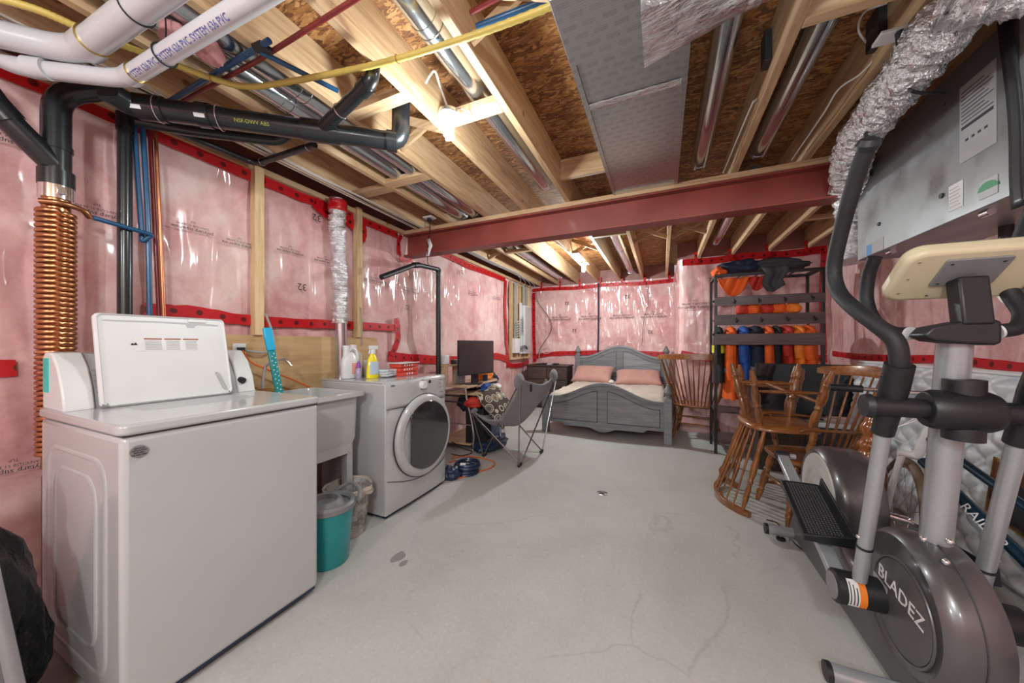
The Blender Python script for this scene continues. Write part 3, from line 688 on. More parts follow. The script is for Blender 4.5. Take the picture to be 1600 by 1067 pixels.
# --- copper drain heat recovery coil
cz0, cz1 = .75, P(86, 322, X=SX).z
cc = thing('copper_coil_pipe', 'tall vertical copper drain pipe wound with copper tubing behind the washer', 'pipe', (SX, SY, cz0))
MB().tube([(SX, SY, cz0-.06), (SX, SY, P(86,303,X=SX).z)], .040, 24).build('drain_core', M['copper'], cc)
N = int((cz1-cz0)/.0215)
for k in range(N):
    z = cz0 + k*.0215
    MB().tube([(SX + .048*math.cos(a), SY + .048*math.sin(a), z + .0215*a/(2*PI)*.4) for a in [j*PI/16 for j in range(32)]], .0098, 10, closed=True, fl=1.05).build('coil_turn', M['copper'], cc)
zz = cz1; MB().tube(spline([(SX+.03, SY-.05, zz), (SX+.055, SY, zz+.005), (SX+.04, SY+.06, zz), P(140,340,X=-2.38)], 6), .0115, 12).build('copper_tail', M['copper'], cc)
for a in (-.6, .6):
    pass
pipe('drain_pipe_stub', 'dark pipe with a metal clamp below the copper coil, beside the washer', 'pipe', [(SX, SY-.005, .0), (SX, SY-.005, .66)], .034, M['abs'])
# --- blue, red and copper supply lines
by = P(218,300,X=-2.45).y; by2 = P(231,300,X=-2.45).y; ry = P(243,300,X=-2.47).y; ry2 = P(249,300,X=-2.47).y
J = P(238,367,X=-2.42)
pipe('blue_supply_pipe', 'left of the two vertical blue water pipes, joined to the copper coil', 'pipe', [P(145,340,X=-2.38), J, P(222,378,X=-2.45), V((-2.45, by-.02, 2.36))], .0105, M['pexb'], rf=.012)
pipe('blue_supply_pipe', 'right of the two vertical blue water pipes, running straight down behind the washer lid', 'pipe', [(-2.45, by2+.012, 1.0), (-2.45, by2, 1.9), (-2.45, by2-.02, 2.36)], .0115, M['pexb'])
pipe('copper_supply_pipe', 'thin copper pipe beside the blue pipes on the left wall', 'pipe', [(-2.47, ry2+.03, 1.0), (-2.47, ry, 2.36)], .0085, M['copperpipe'])
pipe('red_supply_pipe', 'dark red water pipe behind the thin copper pipe', 'pipe', [(-2.49, ry2+.02, 1.0), (-2.49, ry-.015, 2.36)], .0095, M['pexr'])
zc = 2.415
c0 = P(262,160,Z=zc); c1 = P(400,76,Z=zc); 
pipe('blue_ceiling_pipe', 'dark blue water pipe crossing the joists above the black drain run', 'pipe', [c0, c1, c1 + (c1-c0)*.12], .0115, M['pexb'])
pipe('blue_ceiling_pipe', 'dark blue pipe with a metal end sloping down from the dark fitting', 'pipe', [P(405,80,Z=zc-.01), P(528,142,Z=zc-.01)], .0105, M['pexb'])
tag(MB().tube([P(398,76,Z=zc-.008), P(408,72,Z=zc), P(425,82,Z=zc-.01)], [.017,.02,.015], 12).build('pipe_fitting', M['blk']), 'dark pipe fitting where the two blue ceiling pipes meet', 'fitting')
pipe('red_ceiling_pipe', 'dark red water pipe crossing the joists towards the top edge', 'pipe', [P(283,160,Z=zc), P(400,96,Z=zc), P(560,-4,Z=zc), P(600,-30,Z=zc)], .0095, M['pexr'])
pipe('red_ceiling_pipe', 'short dark red pipe piece high above the yellow hose', 'pipe', [P(735,20,Z=2.5), P(800,-15,Z=2.5)], .0095, M['pexr'])
pipe('blue_ceiling_pipe', 'short dark blue pipe running just above the yellow hose', 'pipe', [P(745,42,Z=2.48), P(870,-6,Z=2.48)], .012, M['pexb'])
pipe('blue_ceiling_pipe', 'tiny vertical blue pipe stub above the yellow hose', 'pipe', [P(683,14,Z=2.6), P(683,62,Z=2.5)], .008, M['pexb'])
# --- yellow corrugated gas hose
g = spline([P(-40,-12,Z=2.40), P(60,16,Z=2.40), P(150,55,Z=2.40), P(260,96,Z=2.40), P(330,122,Z=2.385), P(385,135,Z=2.38), P(450,128,Z=2.385), P(590,100,Z=2.39), P(720,62,Z=2.395), P(860,10,Z=2.39), P(960,-40,Z=2.39)], 26)
rs = [.0125 + .0008*math.sin(i*2.1) for i in range(len(g))]
yh = thing('yellow_gas_hose', 'long yellow ribbed gas hose sagging across under the joists', 'hose', g[100])
MB().tube(g, rs, 12).build('ribbed_jacket', M['gas'], yh)
for i in (104, 188): hoop(yh, g[i], g[i+1]-g[i-1], .0145, .002, M['copperpipe'], 'clip')
# --- light fixtures
def fixture(c, label, lit):
    t = thing('bare_bulb_fixture', label, 'lamp', c)
    x, y, z = c
    MB().lathe([(.045,.0),(.052,.004),(.052,.018),(.03,.022)], (x, y, z-.0), 24).build('octagon_box', M['galv'], t)
    MB().lathe([(.0,-.045),(.028,-.045),(.034,-.03),(.056,-.012),(.058,-.004),(.05,.0)], (x, y, z), 28).build('lamp_holder', M['porcelain'], t)
    bl = MB(); n = 90
    bl.tube([(x + .019*math.cos(a), y + .019*math.sin(a), z-.06-.05*k/n) for k, a in [(k, k*2*PI*3.5/n) for k in range(n)]], .0075, 8)
    bl.build('spiral_bulb', M['glow'], t)
    MB().lathe([(.0,-.064),(.022,-.062),(.02,-.045)], (x, y, z), 20).build('bulb_base', M['porcelain'], t)
    return t
fixture((-.985, 1.42, 2.375), 'lit spiral bulb in a white ceramic holder nearest the camera', True)
fixture((-1.03, 4.81, 2.375), 'lit spiral bulb in a white ceramic holder beyond the red beam', True)
wire('bulb_cable', 'white cable looping down to the nearest bulb fixture', 'cable', [P(665,130,Z=2.5), P(672,118,Z=2.52), P(680,112,Z=2.5), (-.99, 1.36, 2.47), (-.985, 1.42, 2.40)], .005, M['cablew'])
wire('bulb_cable', 'thin white loop of cable beside the nearest bulb', 'cable', [(-.985, 1.44, 2.40), (-.95, 1.46, 2.43), (-.92, 1.50, 2.42), (-.94, 1.52, 2.39), (-.97, 1.47, 2.385)], .004, M['cablew'])
MBx = MB().box((-1.075, 4.3, 2.40), (-.985, 5.0, 2.438)); tag(MBx.build('fixture_board', M['lumberx'], smooth=False, bevel=.002), 'flat board between joists carrying the far bulb', 'board')
wire('cable', 'dark cable running along the joist to the far bulb', 'cable', [(-1.5, 3.1, 2.43), (-1.2, 3.6, 2.425), (-1.12, 4.3, 2.43), (-1.05, 4.75, 2.39)], .005, M['blk'])
# --- bundled white cables high on the left
for k in range(5):
    mt = M['cablew'] if k != 2 else M['blk']
    x0 = -2.30 + .022*k
    wire('ceiling_cable', ['lowest white cable', 'second white cable', 'black cable', 'fourth white cable', 'topmost white cable'][k] + ' of the bundle running along the left wall top to the beam', 'cable',
         [(x0+.03, -.3, 2.425-.004*k), (x0, .8, 2.428), (x0+.02*math.sin(k), 1.6, 2.415-.004*(k%2)), (x0-.02, 2.2, 2.418+.004*(k%2)), (x0-.06, 2.8, 2.432)], .0045, mt, 'cable bundle along the left wall')
for k in range(4):
    wire('ceiling_cable', ['first', 'second', 'third', 'outermost'][k] + ' pale cable of the bundle beyond the beam going to the wall panel', 'cable',
         [(-2.30+.02*k, 3.0, 2.43), (-2.32+.025*k, 4.2, 2.418), (-2.30+.02*k, 5.3, 2.422), (-2.40+.02*k, 5.75+.2*k, 2.39), (-2.50, 5.72+.2*k, 2.30)], .005, M['cableg'], 'cables feeding the wall panel')
# door opener outlet + hanging cable + tag
ou = thing('ceiling_outlet', 'small white outlet box under the joists above the red beam', 'outlet', P(671,340,Z=2.43))
o_ = P(671,339,Z=2.44); MB().box((o_.x-.05, o_.y-.04, 2.425), (o_.x+.05, o_.y+.04, 2.438)).build('cover_plate', M['whitep'], ou, bevel=.002)
MB().box((o_.x-.018, o_.y-.018, 2.395), (o_.x+.018, o_.y+.018, 2.425)).build('plug', M['blk'], ou, bevel=.004)
wire('hanging_cable', 'black cable hanging from the outlet past the beam to the bent pipe', 'cable', [(o_.x, o_.y, 2.40), P(672,360,Y=2.80), P(669,380,Y=2.79), P(668,400,Y=2.79), P(669,412,X=-2.33), P(676,424,X=-2.36), P(686,430,X=-2.36)], .004, M['blk'])
def quad_strip(pts, wd, name, mat, label, cat, ax=(1,0,0)):
    b = MB(); ax = V(ax); vs = []; fs = []
    for i, p in enumerate(pts):
        vs += [V(p)-ax*wd/2, V(p)+ax*wd/2]
        if i: fs.append((2*i-2, 2*i-1, 2*i+1, 2*i))
    return tag(b.add(vs, fs).build(name, mat, solid=.0015), label, cat)
quad_strip([P(669,373,Y=2.79), P(673,384,Y=2.77), P(670,392,Y=2.78), P(668,400,Y=2.78)], .045, 'paper_tag', M['paper'], 'folded white paper tag hanging in front of the red beam', 'tag')
# right side: plug cord, joist sleeves, white cable
for (x, y0, y1) in ((.47, 1.85, 1.92), (.87, 1.9, 2.0)):
    tag(MB().box((x-.048, y0, 2.50), (x-.021, y1, 2.64)).build('joist_hanger', M['blkm'], smooth=False, bevel=.002), 'black metal joist hanger on the ' + ('first' if x < .5 else 'second') + ' joist right of the slim round duct', 'bracket')
wire('ceiling_cable', 'thin pale cable stapled along the joist right of the slim duct', 'cable', [P(1238,20,Z=2.6), P(1225,60,Z=2.58), P(1212,110,Z=2.55), P(1180,158,Z=2.5), P(1172,170,Z=2.46), P(1130,270,Z=2.46)], .004, M['cablew'])
wire('ceiling_cable', 'pale cable curving above the cross block and along the far joist', 'cable', [P(1385,5,Z=2.55), P(1350,20,Z=2.6), P(1342,50,Z=2.6), P(1366,85,Z=2.50), P(1345,115,Z=2.46), P(1310,140,Z=2.46), P(1285,180,Z=2.45), P(1237,250,Z=2.46)], .004, M['cablew'])
pl = thing('plug_lead', 'black power cord with plug hanging from the ceiling outlet near the silver duct', 'cord', P(1408,50,Z=2.4))
a = P(1408,50,Z=2.42)
MB().tube([a, a+V((0,.0,-.045))], [.017, .014], 14).build('plug', M['blk'], pl)
MB().tube(spline([a+V((0,0,-.04)), P(1413,90,X=.86), P(1418,130,X=.90), P(1430,144,X=.92), P(1475,146,X=1.10)], 8), .006, 8).build('cord', M['blk'], pl)
tag(MB().box((a.x-.06, a.y-.01, 2.425), (a.x+.03, a.y+.06, 2.438)).build('outlet_box', M['whitep'], bevel=.002), 'white outlet box on the joist above the black power cord', 'outlet')
# --- grey ventilation unit hung from straps
hv = thing('ventilation_unit', 'grey steel ventilation box hung from the joists at top right', 'appliance', (1.3, 2.1, 1.757))
MB().box((1.15, 1.1, 1.757), (1.50, 2.89, 2.405)).build('cabinet', M['boxgrey'], hv, bevel=.004)
MB().box((1.140, .95, 1.79), (1.151, 1.80, 2.38)).build('front_door', M['lgrey'], hv, bevel=.003)
for x, y in ((1363,272), (1374,350), (1472,306)):
    p = P(x, y, X=1.15); MB().tube([(1.150,p.y,p.z),(1.144,p.y,p.z)], .011, 14).build('screw', M['blk'], hv)
def sticker(x0, y0, x1, y1, mat, nm_, lines=()):
    a, b_ = P(x0, y0, X=1.149), P(x1, y1, X=1.149)
    s = MB().box((1.1475, b_.y, min(a.z, b_.z)), (1.1495, a.y, max(a.z, b_.z))).build(nm_, mat, hv, smooth=False)
    return a, b_
M['labelgrey'] = S('pale_grey_label', (.36,.36,.37), .4, 0, .2)
a, b_ = P(1483,292,X=1.1475), P(1509,330,X=1.1475)
def plate(y1, y0, z0, z1, mat, name='label_sticker', t=.0015): return MB().box((1.149-t, y0, z0), (1.1495, y1, z1)).build(name, mat, hv, smooth=False)
plate(2.13, 2.055, 1.80, 1.91, M['paper'])
for k in range(6): plate(2.125, 2.065+.01*(k%2), 1.815+.015*k, 1.8185+.015*k, M['labelgrey'], 'printed_line', .002)
plate(1.975, 1.895, 1.79, 1.86, M['lgrey']);
lf = MB().prism([(.045*math.cos(a_), .03*math.sin(a_)) for a_ in [k*PI/8 for k in range(9)]], (1.147, 1.935, 1.82), (0,-1,0), (0,0,1), (-1,0,0), .0008).build('green_emblem', S('green_ink', (.05,.28,.12), .5), hv, smooth=False)
plate(2.72, 2.61, 1.762, 1.835, M['labelgrey']); plate(2.78, 2.72, 1.762, 1.825, S('blue_label', (.05,.25,.5), .4))
plate(2.07, 1.90, 1.98, 2.30, M['labelgrey'])
for k in range(9): plate(2.06, 1.91+.02*(k%3), 2.14+.016*k, 2.1435+.016*k, M['ink'], 'printed_line', .002)
plate(2.06, 1.91, 2.115, 2.128, M['ink'], 'printed_line', .002)
for k in range(4): plate(2.04-.03*k, 2.025-.03*k, 2.06, 2.07, M['ink'], 'printed_line', .002)
for y in (2.0, 2.62): MB().tube([(1.185, y-.02, 1.745), (1.185, y+.02, 1.745)], .014, 14).build('latch', M['chrome'], hv)
for x, y in ((1.35, 1.9), (1.42, 2.3), (1.5, 1.5)): MB().tube([(x, y, 1.757), (x, y, 1.70)], .022, 16).build('drain_spigot', M['blk'], hv)
sp = thing('hanging_strap', 'wide black webbing strap hanging over the near end of the grey box', 'strap', (1.13, 1.45, 1.72))
MB().grid(lambda u, v: V((1.122-.008*math.sin(u*7), 1.80+.055*v-.07*u-.015*math.sin(u*6), 2.43-.74*u)), 24, 4).build('webbing', M['blkm'], sp, solid=.003)
wire('hanging_strap', 'thin black strap looped from joist above the black handle top', 'strap', [P(1345,165,X=1.0), P(1349,190,X=.95), P(1354,215,X=.88)], .008, M['blk'])
# ================================================================ laundry corner
# --- top loading washer (front towards +X, lid open)
W0, W1, WF, WB = .455, 1.132, -1.547, -2.29
wm = thing('washing_machine', 'white top loading washing machine with its lid open at lower left', 'washing machine', ((WF+WB)/2, (W0+W1)/2, 0))
b = MB(); b.box((WB, W0+.006, .03), (WF-.004, W1-.006, .925)); b.build('cabinet', M['white'], wm, bevel=.018, seg=3)
MB().box((WB, W0+.02, .022), (WF-.012, W1-.02, .06)).build('base_skirt', M['bluec'], wm, smooth=False)
# embossed side panel facing the camera
def rr(cx, cz, w, h, r, n=6):
    out = []
    for sx, sz, a0 in ((1,1,0), (-1,1,90), (-1,-1,180), (1,-1,270)):
        for k in range(n+1):
            a = R(a0 + 90*k/n); out.append((cx + sx*(w/2-r) + r*math.cos(a), cz + sz*(h/2-r) + r*math.sin(a)))
    return out
def ringpl(poly, scale, o, ax, ay, az, t0, t1):
    """raised frame between outline and the scaled outline"""
    n = len(poly); cx = sum(p[0] for p in poly)/n; cy = sum(p[1] for p in poly)/n
    inn = [(cx+(p[0]-cx)*scale[0], cy+(p[1]-cy)*scale[1]) for p in poly]
    o, ax, ay, az = V(o), V(ax), V(ay), V(az)
    f = lambda q, t: o + ax*q[0] + ay*q[1] + az*t
    mid = [((a[0]+b_[0])/2, (a[1]+b_[1])/2) for a, b_ in zip(poly, inn)]
    vs = [f(q, t0) for q in poly] + [f(q, t1) for q in mid] + [f(q, t0) for q in inn]
    fs = []
    for i in range(n):
        j = (i+1) % n; fs += [(i, j, n+j, n+i), (n+i, n+j, 2*n+j, 2*n+i)]
    return vs, fs
for k, (cw, ch) in enumerate(((.56, .74), (.40, .60))):
    vs, fs = ringpl(rr(WB+.36, .47, cw, ch, .09), (.90, .94), (0, W0+.007, 0), (1,0,0), (0,0,1), (0,-1,0), 0, .007)
    MB().add(vs, fs).build('pressed_ridge', M['white'], wm, ang=80)
b = MB(); b.prism(rr((WB+WF)/2, (W0+W1)/2, WF-WB+.006, W1-W0+.004, .03), (0,0,.929), (1,0,0), (0,1,0), (0,0,1), .035); b.build('top_deck', M['white'], wm, bevel=.009, seg=3)
MB().box((WB+.02, W0+.01, .924), (WF-.008, W1-.01, .93)).build('seam_gap', M['seam'], wm, smooth=False)
MB().prism(rr(-1.90, .80, .20, .40, .06), (0,0,.9635), (1,0,0), (0,1,0), (0,0,1), .0012).build('tub_opening', M['lgrey'], wm, smooth=False)
MB().prism(rr(-1.77, .80, .44, .53, .07), (0,0,.9632), (1,0,0), (0,1,0), (0,0,1), .0010).build('tub_rim', M['white'], wm, smooth=False)
# console
def cons(y0, y1, mat, nme, inset=0):
    prof = [(-2.285,.962),(-2.285,1.155)] + [(-2.25+.035*math.cos(R(a))*-1, 1.155+.035*math.sin(R(a))) for a in (0,30,60,90)] + [(-2.19,1.185),(-2.13,1.13),(-2.085,1.05),(-2.06,.962)]
    prof = [(p[0] if p[0] < -2.28 else p[0]-inset, p[1]-inset*.4) for p in prof]
    return MB().prism(prof, (0,y0,0), (1,0,0), (0,0,1), (0,1,0), y1-y0).build(nme, mat, wm, bevel=.006)
cons(W0+.01, W0+.09, M['whitep'], 'console_end_cap'); cons(W1-.09, W1-.01, M['whitep'], 'console_end_cap'); cons(W0+.088, W1-.088, M['lgrey'], 'control_console', .012)
MB().tube([(-2.085,.62,1.04),(-2.055,.62,1.035)], .026, 20).build('dial', M['whitep'], wm, bevel=.003)
MB().tube([(-2.10,.585,1.06),(-2.085,.585,1.055)], .014, 16).build('small_dial', M['blk'], wm); MB().tube([(-2.085,.60,1.0),(-2.065,.60,.995)], .012, 16).build('small_dial', M['blk'], wm)
MB().tube([(-2.085,1.06,1.03),(-2.06,1.06,1.025)], .016, 16).build('small_dial', M['blk'], wm)
for k in range(5): MB().box((-2.115+.012*k, .548, 1.115-.022*k), (-2.105+.012*k, .60, 1.118-.022*k)).build('printed_line', M['mgrey'], wm, smooth=False)
tq = MB().prism([(-2.29,.0),(-2.17,.0),(-2.17,.004),(-2.29,.004)], (0,0,0), (1,0,0), (0,1,0), (0,0,1), .001)
tl = MB(); tl.box((-2.262, W0+.0055, 1.03), (-2.215, W0+.0105, 1.165)); tl.build('teal_tape_strip', S('teal_tape', (.03,.5,.44), .35), wm, smooth=False)
# lid: leans back, inner face to the room
L0, L1 = .55, 1.0
lt, lb = V((-2.115, 0, 1.352)), V((-2.03, 0, .966))
ax_ = V((0,1,0)); up_ = (lt-lb).normalized(); nn = ax_.cross(up_); nn = nn if nn.x > 0 else -nn
lid = thing('x', 'x', 'x'); bpy.data.objects.remove(lid)
H = (lt-lb).length
LD = MB().prism(rr((L0+L1)/2, H/2, L1-L0, H, .02), lb, ax_, up_, -nn, .022).build('lid', M['whitep'], wm, bevel=.006, seg=3)
vs, fs = ringpl(rr((L0+L1)/2, H/2, L1-L0-.004, H-.004, .02), (.955, .955), lb, ax_, up_, nn, 0, .008)
MB().add(vs, fs).build('lid_rim', M['whitep'], LD, ang=80)
MB().prism([(L0+.03,H-.03),(L0+.2,H-.027),(L1-.06,H-.03),(L1-.03,H-.034),(L1-.03,H-.04),(L1-.12,H-.038),(L1-.13,H-.052),(L1-.155,H-.052),(L1-.16,H-.036),(L0+.2,H-.034),(L0+.05,H-.036),(L0+.02,H-.034)][::-1], lb, ax_, up_, nn, .0015).build('rim_shadow_gap', M['lgrey'], LD, smooth=False)
MB().prism(rr(L1-.115, H-.018, .07, .016, .004), lb, ax_, up_, nn, .006).build('latch_tab', M['whitep'], LD, bevel=.002)
MB().prism(rr((L0+L1)/2-.01, H*.66, .215, .062, .003), lb, ax_, up_, nn, .0012).build('warning_label', M['paper'], LD, smooth=False)
for k in range(3):
    MB().prism(rr((L0+L1)/2-.055+.066*k, H*.66+.024, .058, .006, .001), lb, ax_, up_, nn, .0018).build('label_heading', S('brown_ink', (.28,.07,.02), .5), LD, smooth=False)
    for j in range(6):
        MB().prism(rr((L0+L1)/2-.055+.066*k, H*.66+.014-.0075*j, .054-.006*((j*3+k)%3), .0022, .0005), lb, ax_, up_, nn, .0018).build('printed_line', M['mgrey'], LD, smooth=False)
MB().prism([(L0+.098,H*.66-.004),(L0+.104,H*.66+.006),(L0+.108,H*.66),(L0+.114,H*.66+.008),(L0+.12,H*.66-.004)], lb, ax_, up_, nn, .0018).build('warning_symbol', M['ink'], LD, smooth=False)
c_ = V((0, L1-.045, 0)) + lb + up_*.07
MB().prism(rr(0, 0, .028, .10, .013), c_, V((0,.75,-.0))+up_*-.25, up_*.95+V((0,-.3,0)), nn, .002).build('finger_recess', M['lgrey'], LD, smooth=False)
for y in (L0+.012, L1-.012): MB().tube([(-2.035, y-.008, .972), (-2.035, y+.008, .972)], .011, 14).build('hinge', M['mgrey'], wm)
# oval badge on the front
bp = P(217,705,X=WF); 
MB().prism([(.021*math.cos(a), .0195*math.sin(a)) for a in [k*PI/16 for k in range(32)]], (WF-.003,bp.y,bp.z), (0,1,0), (0,0,1), (1,0,0), .005).build('oval_sticker', M['mgrey'], wm, smooth=False)
for k, t_ in enumerate(('SERVICE', 'APPLIANCE', 'REPAIRS', '905 000 0000')):
    text(t_, .0068, onplane((WF+.0028, bp.y, bp.z+.010-.007*k), (0,1,0), (0,0,1)), M['ink'], wm, 'printed_text', .0002)
# --- laundry tub
K0, K1, KF, KB = 1.175, 1.70, -1.845, -2.40
kt = thing('laundry_sink', 'white moulded laundry tub on panel legs between washer and dryer', 'sink', (-2.12, 1.44, 0))
def tub(u, v):
    """rings from outer rim down the outside"""
    lv = [(0.0,.90,0),(0.0,.878,0),(.035,.872,0),(.06,.60,0),(.075,.53,0),(.12,.51,0),(.2,.51,0)]
    return None
def rect_ring(b, levels, x0, x1, y0, y1, r=.05):
    vs = []; n = None
    for ins, z in levels:
        p = rr((x0+x1)/2, (y0+y1)/2, x1-x0-2*ins, y1-y0-2*ins, max(.012, r), 5); n = len(p); vs += [(a, c, z) for a, c in p]
    fs = [(i*n+k, i*n+(k+1)%n, (i+1)*n+(k+1)%n, (i+1)*n+k) for i in range(len(levels)-1) for k in range(n)]
    b.add(vs, fs); return n, len(levels)
b = MB(); n_, m_ = rect_ring(b, [(.07,.55),(.055,.545),(.04,.60),(.033,.87),(.0,.875),(.0,.9),(.035,.902),(.045,.88),(.06,.60),(.09,.57),(.2,.565)], KB, KF, K0, K1)
b.add([v for v in b.v[:n_]], [tuple(range(n_))]); b.add([v for v in b.v[(m_-1)*n_:m_*n_]], [tuple(range(n_))])
b.build('basin', M['white'], kt, ang=50, bevel=0)
b = MB(); rect_ring(b, [(.05,.60),(.052,.50),(.07,.495)], KB, KF, K0, K1); b.build('lower_apron', M['white'], kt, ang=50)
for x in (KF-.09, KB+.09):
    for y in (K0+.07, K1-.10):
        MB().box((x-.03, y-.012, 0), (x+.03, y+.03, .56)).build('leg', M['lgrey'], kt, bevel=.004)
MB().tube([(-2.12,1.44,.56),(-2.12,1.44,.30),(-2.30,1.44,.22)], .02, 14).build('drain_trap', M['whitep'], kt)
fc = thing('faucet', 'chrome and brass utility faucet at the back of the laundry sink', 'faucet', (-2.36, 1.33, .9))
for y in (1.22, 1.42):
    MB().lathe([(.018,0),(.02,.02),(.012,.03),(.012,.05),(.022,.055),(.024,.075),(.016,.085),(.0,.086)], (-2.36, y, .902), 16).build('tap_handle', M['chrome'], fc)
MB().bar((-2.36,1.20,.92), (-2.36,1.44,.92), .03, .03).build('body', M['brass'], fc, bevel=.006)
MB().tube(fillet([(-2.36,1.32,.93),(-2.355,1.34,1.10),(-2.25,1.40,1.13),(-2.22,1.42,1.08)], .05), .009, 12).build('spout', M['chrome'], fc)
# polka dot stick
pd0, pd1 = P(435,606,X=-2.20), P(417,512,X=-2.24)
pk = thing('dotted_brush', 'long teal stick with white polka dots and bright blue tip standing in the sink', 'brush', pd0 - V((0,0,.1)))
e_ = (pd1-pd0).normalized()
MB().bar(pd0 - e_*.16, pd0.lerp(pd1,.62), .045, .018, (1,0,0)).build('dotted_sleeve', M['teal'], pk, bevel=.006)
MB().bar(pd0.lerp(pd1,.62), pd1, .052, .02, (1,0,0)).build('blue_tip', S('bright_blue', (.02,.42,.72), .4), pk, bevel=.008)
sd = e_.cross(V((1,0,0))).normalized(); fr = sd.cross(e_).normalized(); fr = fr if fr.x > 0 else -fr
for k in range(13):
    for j in (-1, 1):
        q = pd0.lerp(pd1, -.35 + .075*k) + sd*.011*j*(1 if k%2 else .6) + e_*.008*j + fr*.0092
        MB().tube([q, q+fr*.0008], .0042, 8).build('white_dot', M['paper'], pk)
# --- wringer bucket and waste basket
bc = P(504,838,Z=.0); bx, by_ = -1.715, 1.31
bk = thing('mop_bucket', 'teal mop bucket with dark grey wringer beside the washer', 'bucket', (bx, by_, 0))
MB().lathe([(.0,.004),(.095,.0),(.10,.01),(.124,.30),(.132,.305),(.132,.318),(.122,.318),(.096,.02),(.0,.018)], (bx,by_,0), 32, 1, 1.0).build('pail', M['teal'], bk)
MB().lathe([(.13,.302),(.138,.305),(.138,.33),(.128,.342),(.112,.340),(.104,.325),(.118,.312),(.128,.312)], (bx,by_,0), 32).build('wringer_rim', M['mgrey'], bk)
MB().lathe([(.105,.325),(.085,.355),(.07,.352),(.06,.25),(.0,.25),(.0,.245),(.07,.245),(.085,.34),(.115,.315)], (bx-.02,by_-.02,0), 24, 1, 1).build('wringer_cone', M['mgrey'], bk)
MB().tube(spline([(bx-.10,by_+.12,.33),(bx-.03,by_+.16,.375),(bx+.06,by_+.15,.36),(bx+.13,by_+.09,.335)], 6), .011, 10).build('handle', M['mgrey'], bk)
wx, wy = -1.86, 1.56
wb_ = thing('waste_basket', 'speckled off-white waste basket with a plastic liner by the dryer', 'basket', (wx, wy, 0))
m, nt, b0_ = nm('speckled_plastic'); v = coords(nt); n = nd(nt, 'ShaderNodeTexNoise', Scale=14.0, Detail=8.0, Roughness=.8); lnk(nt, v, n.inputs['Vector'])
r = ramp(nt, n.outputs[0], [(.42, (.16,.15,.13)), (.5, (.42,.39,.35)), (.6, (.55,.53,.5))]); lnk(nt, r.outputs[0], b0_.inputs['Base Color']); b0_.inputs['Roughness'].default_value = .4
MB().lathe([(.0,.004),(.095,.0),(.10,.01),(.13,.29),(.138,.295),(.138,.305),(.126,.305),(.096,.015),(.0,.012)], (wx,wy,0), 30).build('pail', m, wb_)
MB().grid(lambda u, v: V((wx + (.138+.012*noise.noise(V((v*9,u*3,0)))+.006)*math.cos(2*PI*v), wy + (.138+.012*noise.noise(V((v*9,u*3,0)))+.006)*math.sin(2*PI*v), .312-u*(.03+.05*max(0,math.sin(2*PI*v+.3))))), 6, 48, cv=True).build('liner_bag', M['linen'], wb_, solid=.001)
# --- front load dryer
D0, D1, DF, DB, DH = 1.762, 2.462, -1.715, -2.40, .955
dy = thing('clothes_dryer', 'white front loading dryer with a dark round window', 'dryer', ((DF+DB)/2, (D0+D1)/2, 0))
MB().box((DB, D0, .02), (DF-.03, D1, DH-.01)).build('cabinet', M['white'], dy, bevel=.012, seg=3)
MB().box((DB, D0+.001, DH-.012), (DF-.06, D1-.001, DH)).build('top_panel', M['white'], dy, bevel=.004)
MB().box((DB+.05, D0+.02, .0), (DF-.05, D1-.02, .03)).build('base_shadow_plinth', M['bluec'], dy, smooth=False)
yc, zc_ = (D0+D1)/2+.022, .515
def face(z0, z1, bulge, mat, nme, topcurve=None):
    def f(u, v):
        y = D0+.004 + (D1-D0-.008)*u; e = abs(2*u-1); zz = z0 + (z1-z0)*v
        if topcurve and v > 0: zz = z0 + (topcurve(y)-z0)*v
        x = DF - .03 + bulge*(1-e**4) 
        ed = min(v, 1-v)*(z1-z0)
        return V((x - .012*max(0, 1-ed/.02)**2, y, zz))
    return MB().grid(f, 40, 14).build(nme, mat, dy, ang=60, solid=0)
face(.765, DH, .035, M['white'], 'control_panel'); face(.035, .762, .03, M['white'], 'front_panel')
def lowseam(y): return .255 + .0*(y) - .045*(1-((y-yc)/.34)**2) if abs(y-yc) < .34 else .255
pts = [(DF+.0025 - (.03*(abs(2*((y-D0)/(D1-D0))-1))**4), y, .265 - .075*math.cos(max(-1,min(1,(y-yc)/.36))*PI/2)) for y in [D0+.01+(D1-D0-.02)*k/30 for k in range(31)]]
MB().tube(pts, .0025, 6).build('kick_panel_seam', M['seam'], dy)
MB().tube([(DF-.03+.0305*(1-abs(2*k/30-1)**4), D0+.006+(D1-D0-.012)*k/30, .7635) for k in range(31)], .0018, 6).build('panel_seam', M['seam'], dy)
xr = DF+.001
def disc(par, cy, cz, prof, nme, mat, sy=1, sz=1, n=56):
    vs = []; m2_ = len(prof)
    for r_, x in prof:
        for k in range(n): a = 2*PI*k/n; vs.append((xr+x, cy+r_*sy*math.cos(a), cz+r_*sz*math.sin(a)))
    fs = [(i*n+k, i*n+(k+1)%n, (i+1)*n+(k+1)%n, (i+1)*n+k) for i in range(m2_-1) for k in range(n)] + [tuple(range(n)), tuple(range((m2_-1)*n, m2_*n))]
    return MB().add(vs, fs).build(nme, mat, par, ang=40)
dr_ = disc(dy, yc, zc_, [(.325,0),(.325,.010),(.318,.026),(.30,.036),(.262,.03),(.255,.012)], 'door', M['white'], 1, .97)
disc(dr_, yc, zc_, [(.331,-.004),(.331,.004),(.325,.005)], 'door_gap', M['seam'], 1, .97)
gl = []
for k in range(56):
    a = 2*PI*k/56; gl.append((max(-.188, .268*math.cos(a)+.012), .262*math.sin(a)))
MB().prism(gl, (xr+.026, yc, zc_), (0,1,0), (0,0,1), (1,0,0), .012).build('door_glass', M['glassdark'], dr_, bevel=.006)
kx = DF+.004; ky = P(660,601,X=kx); 
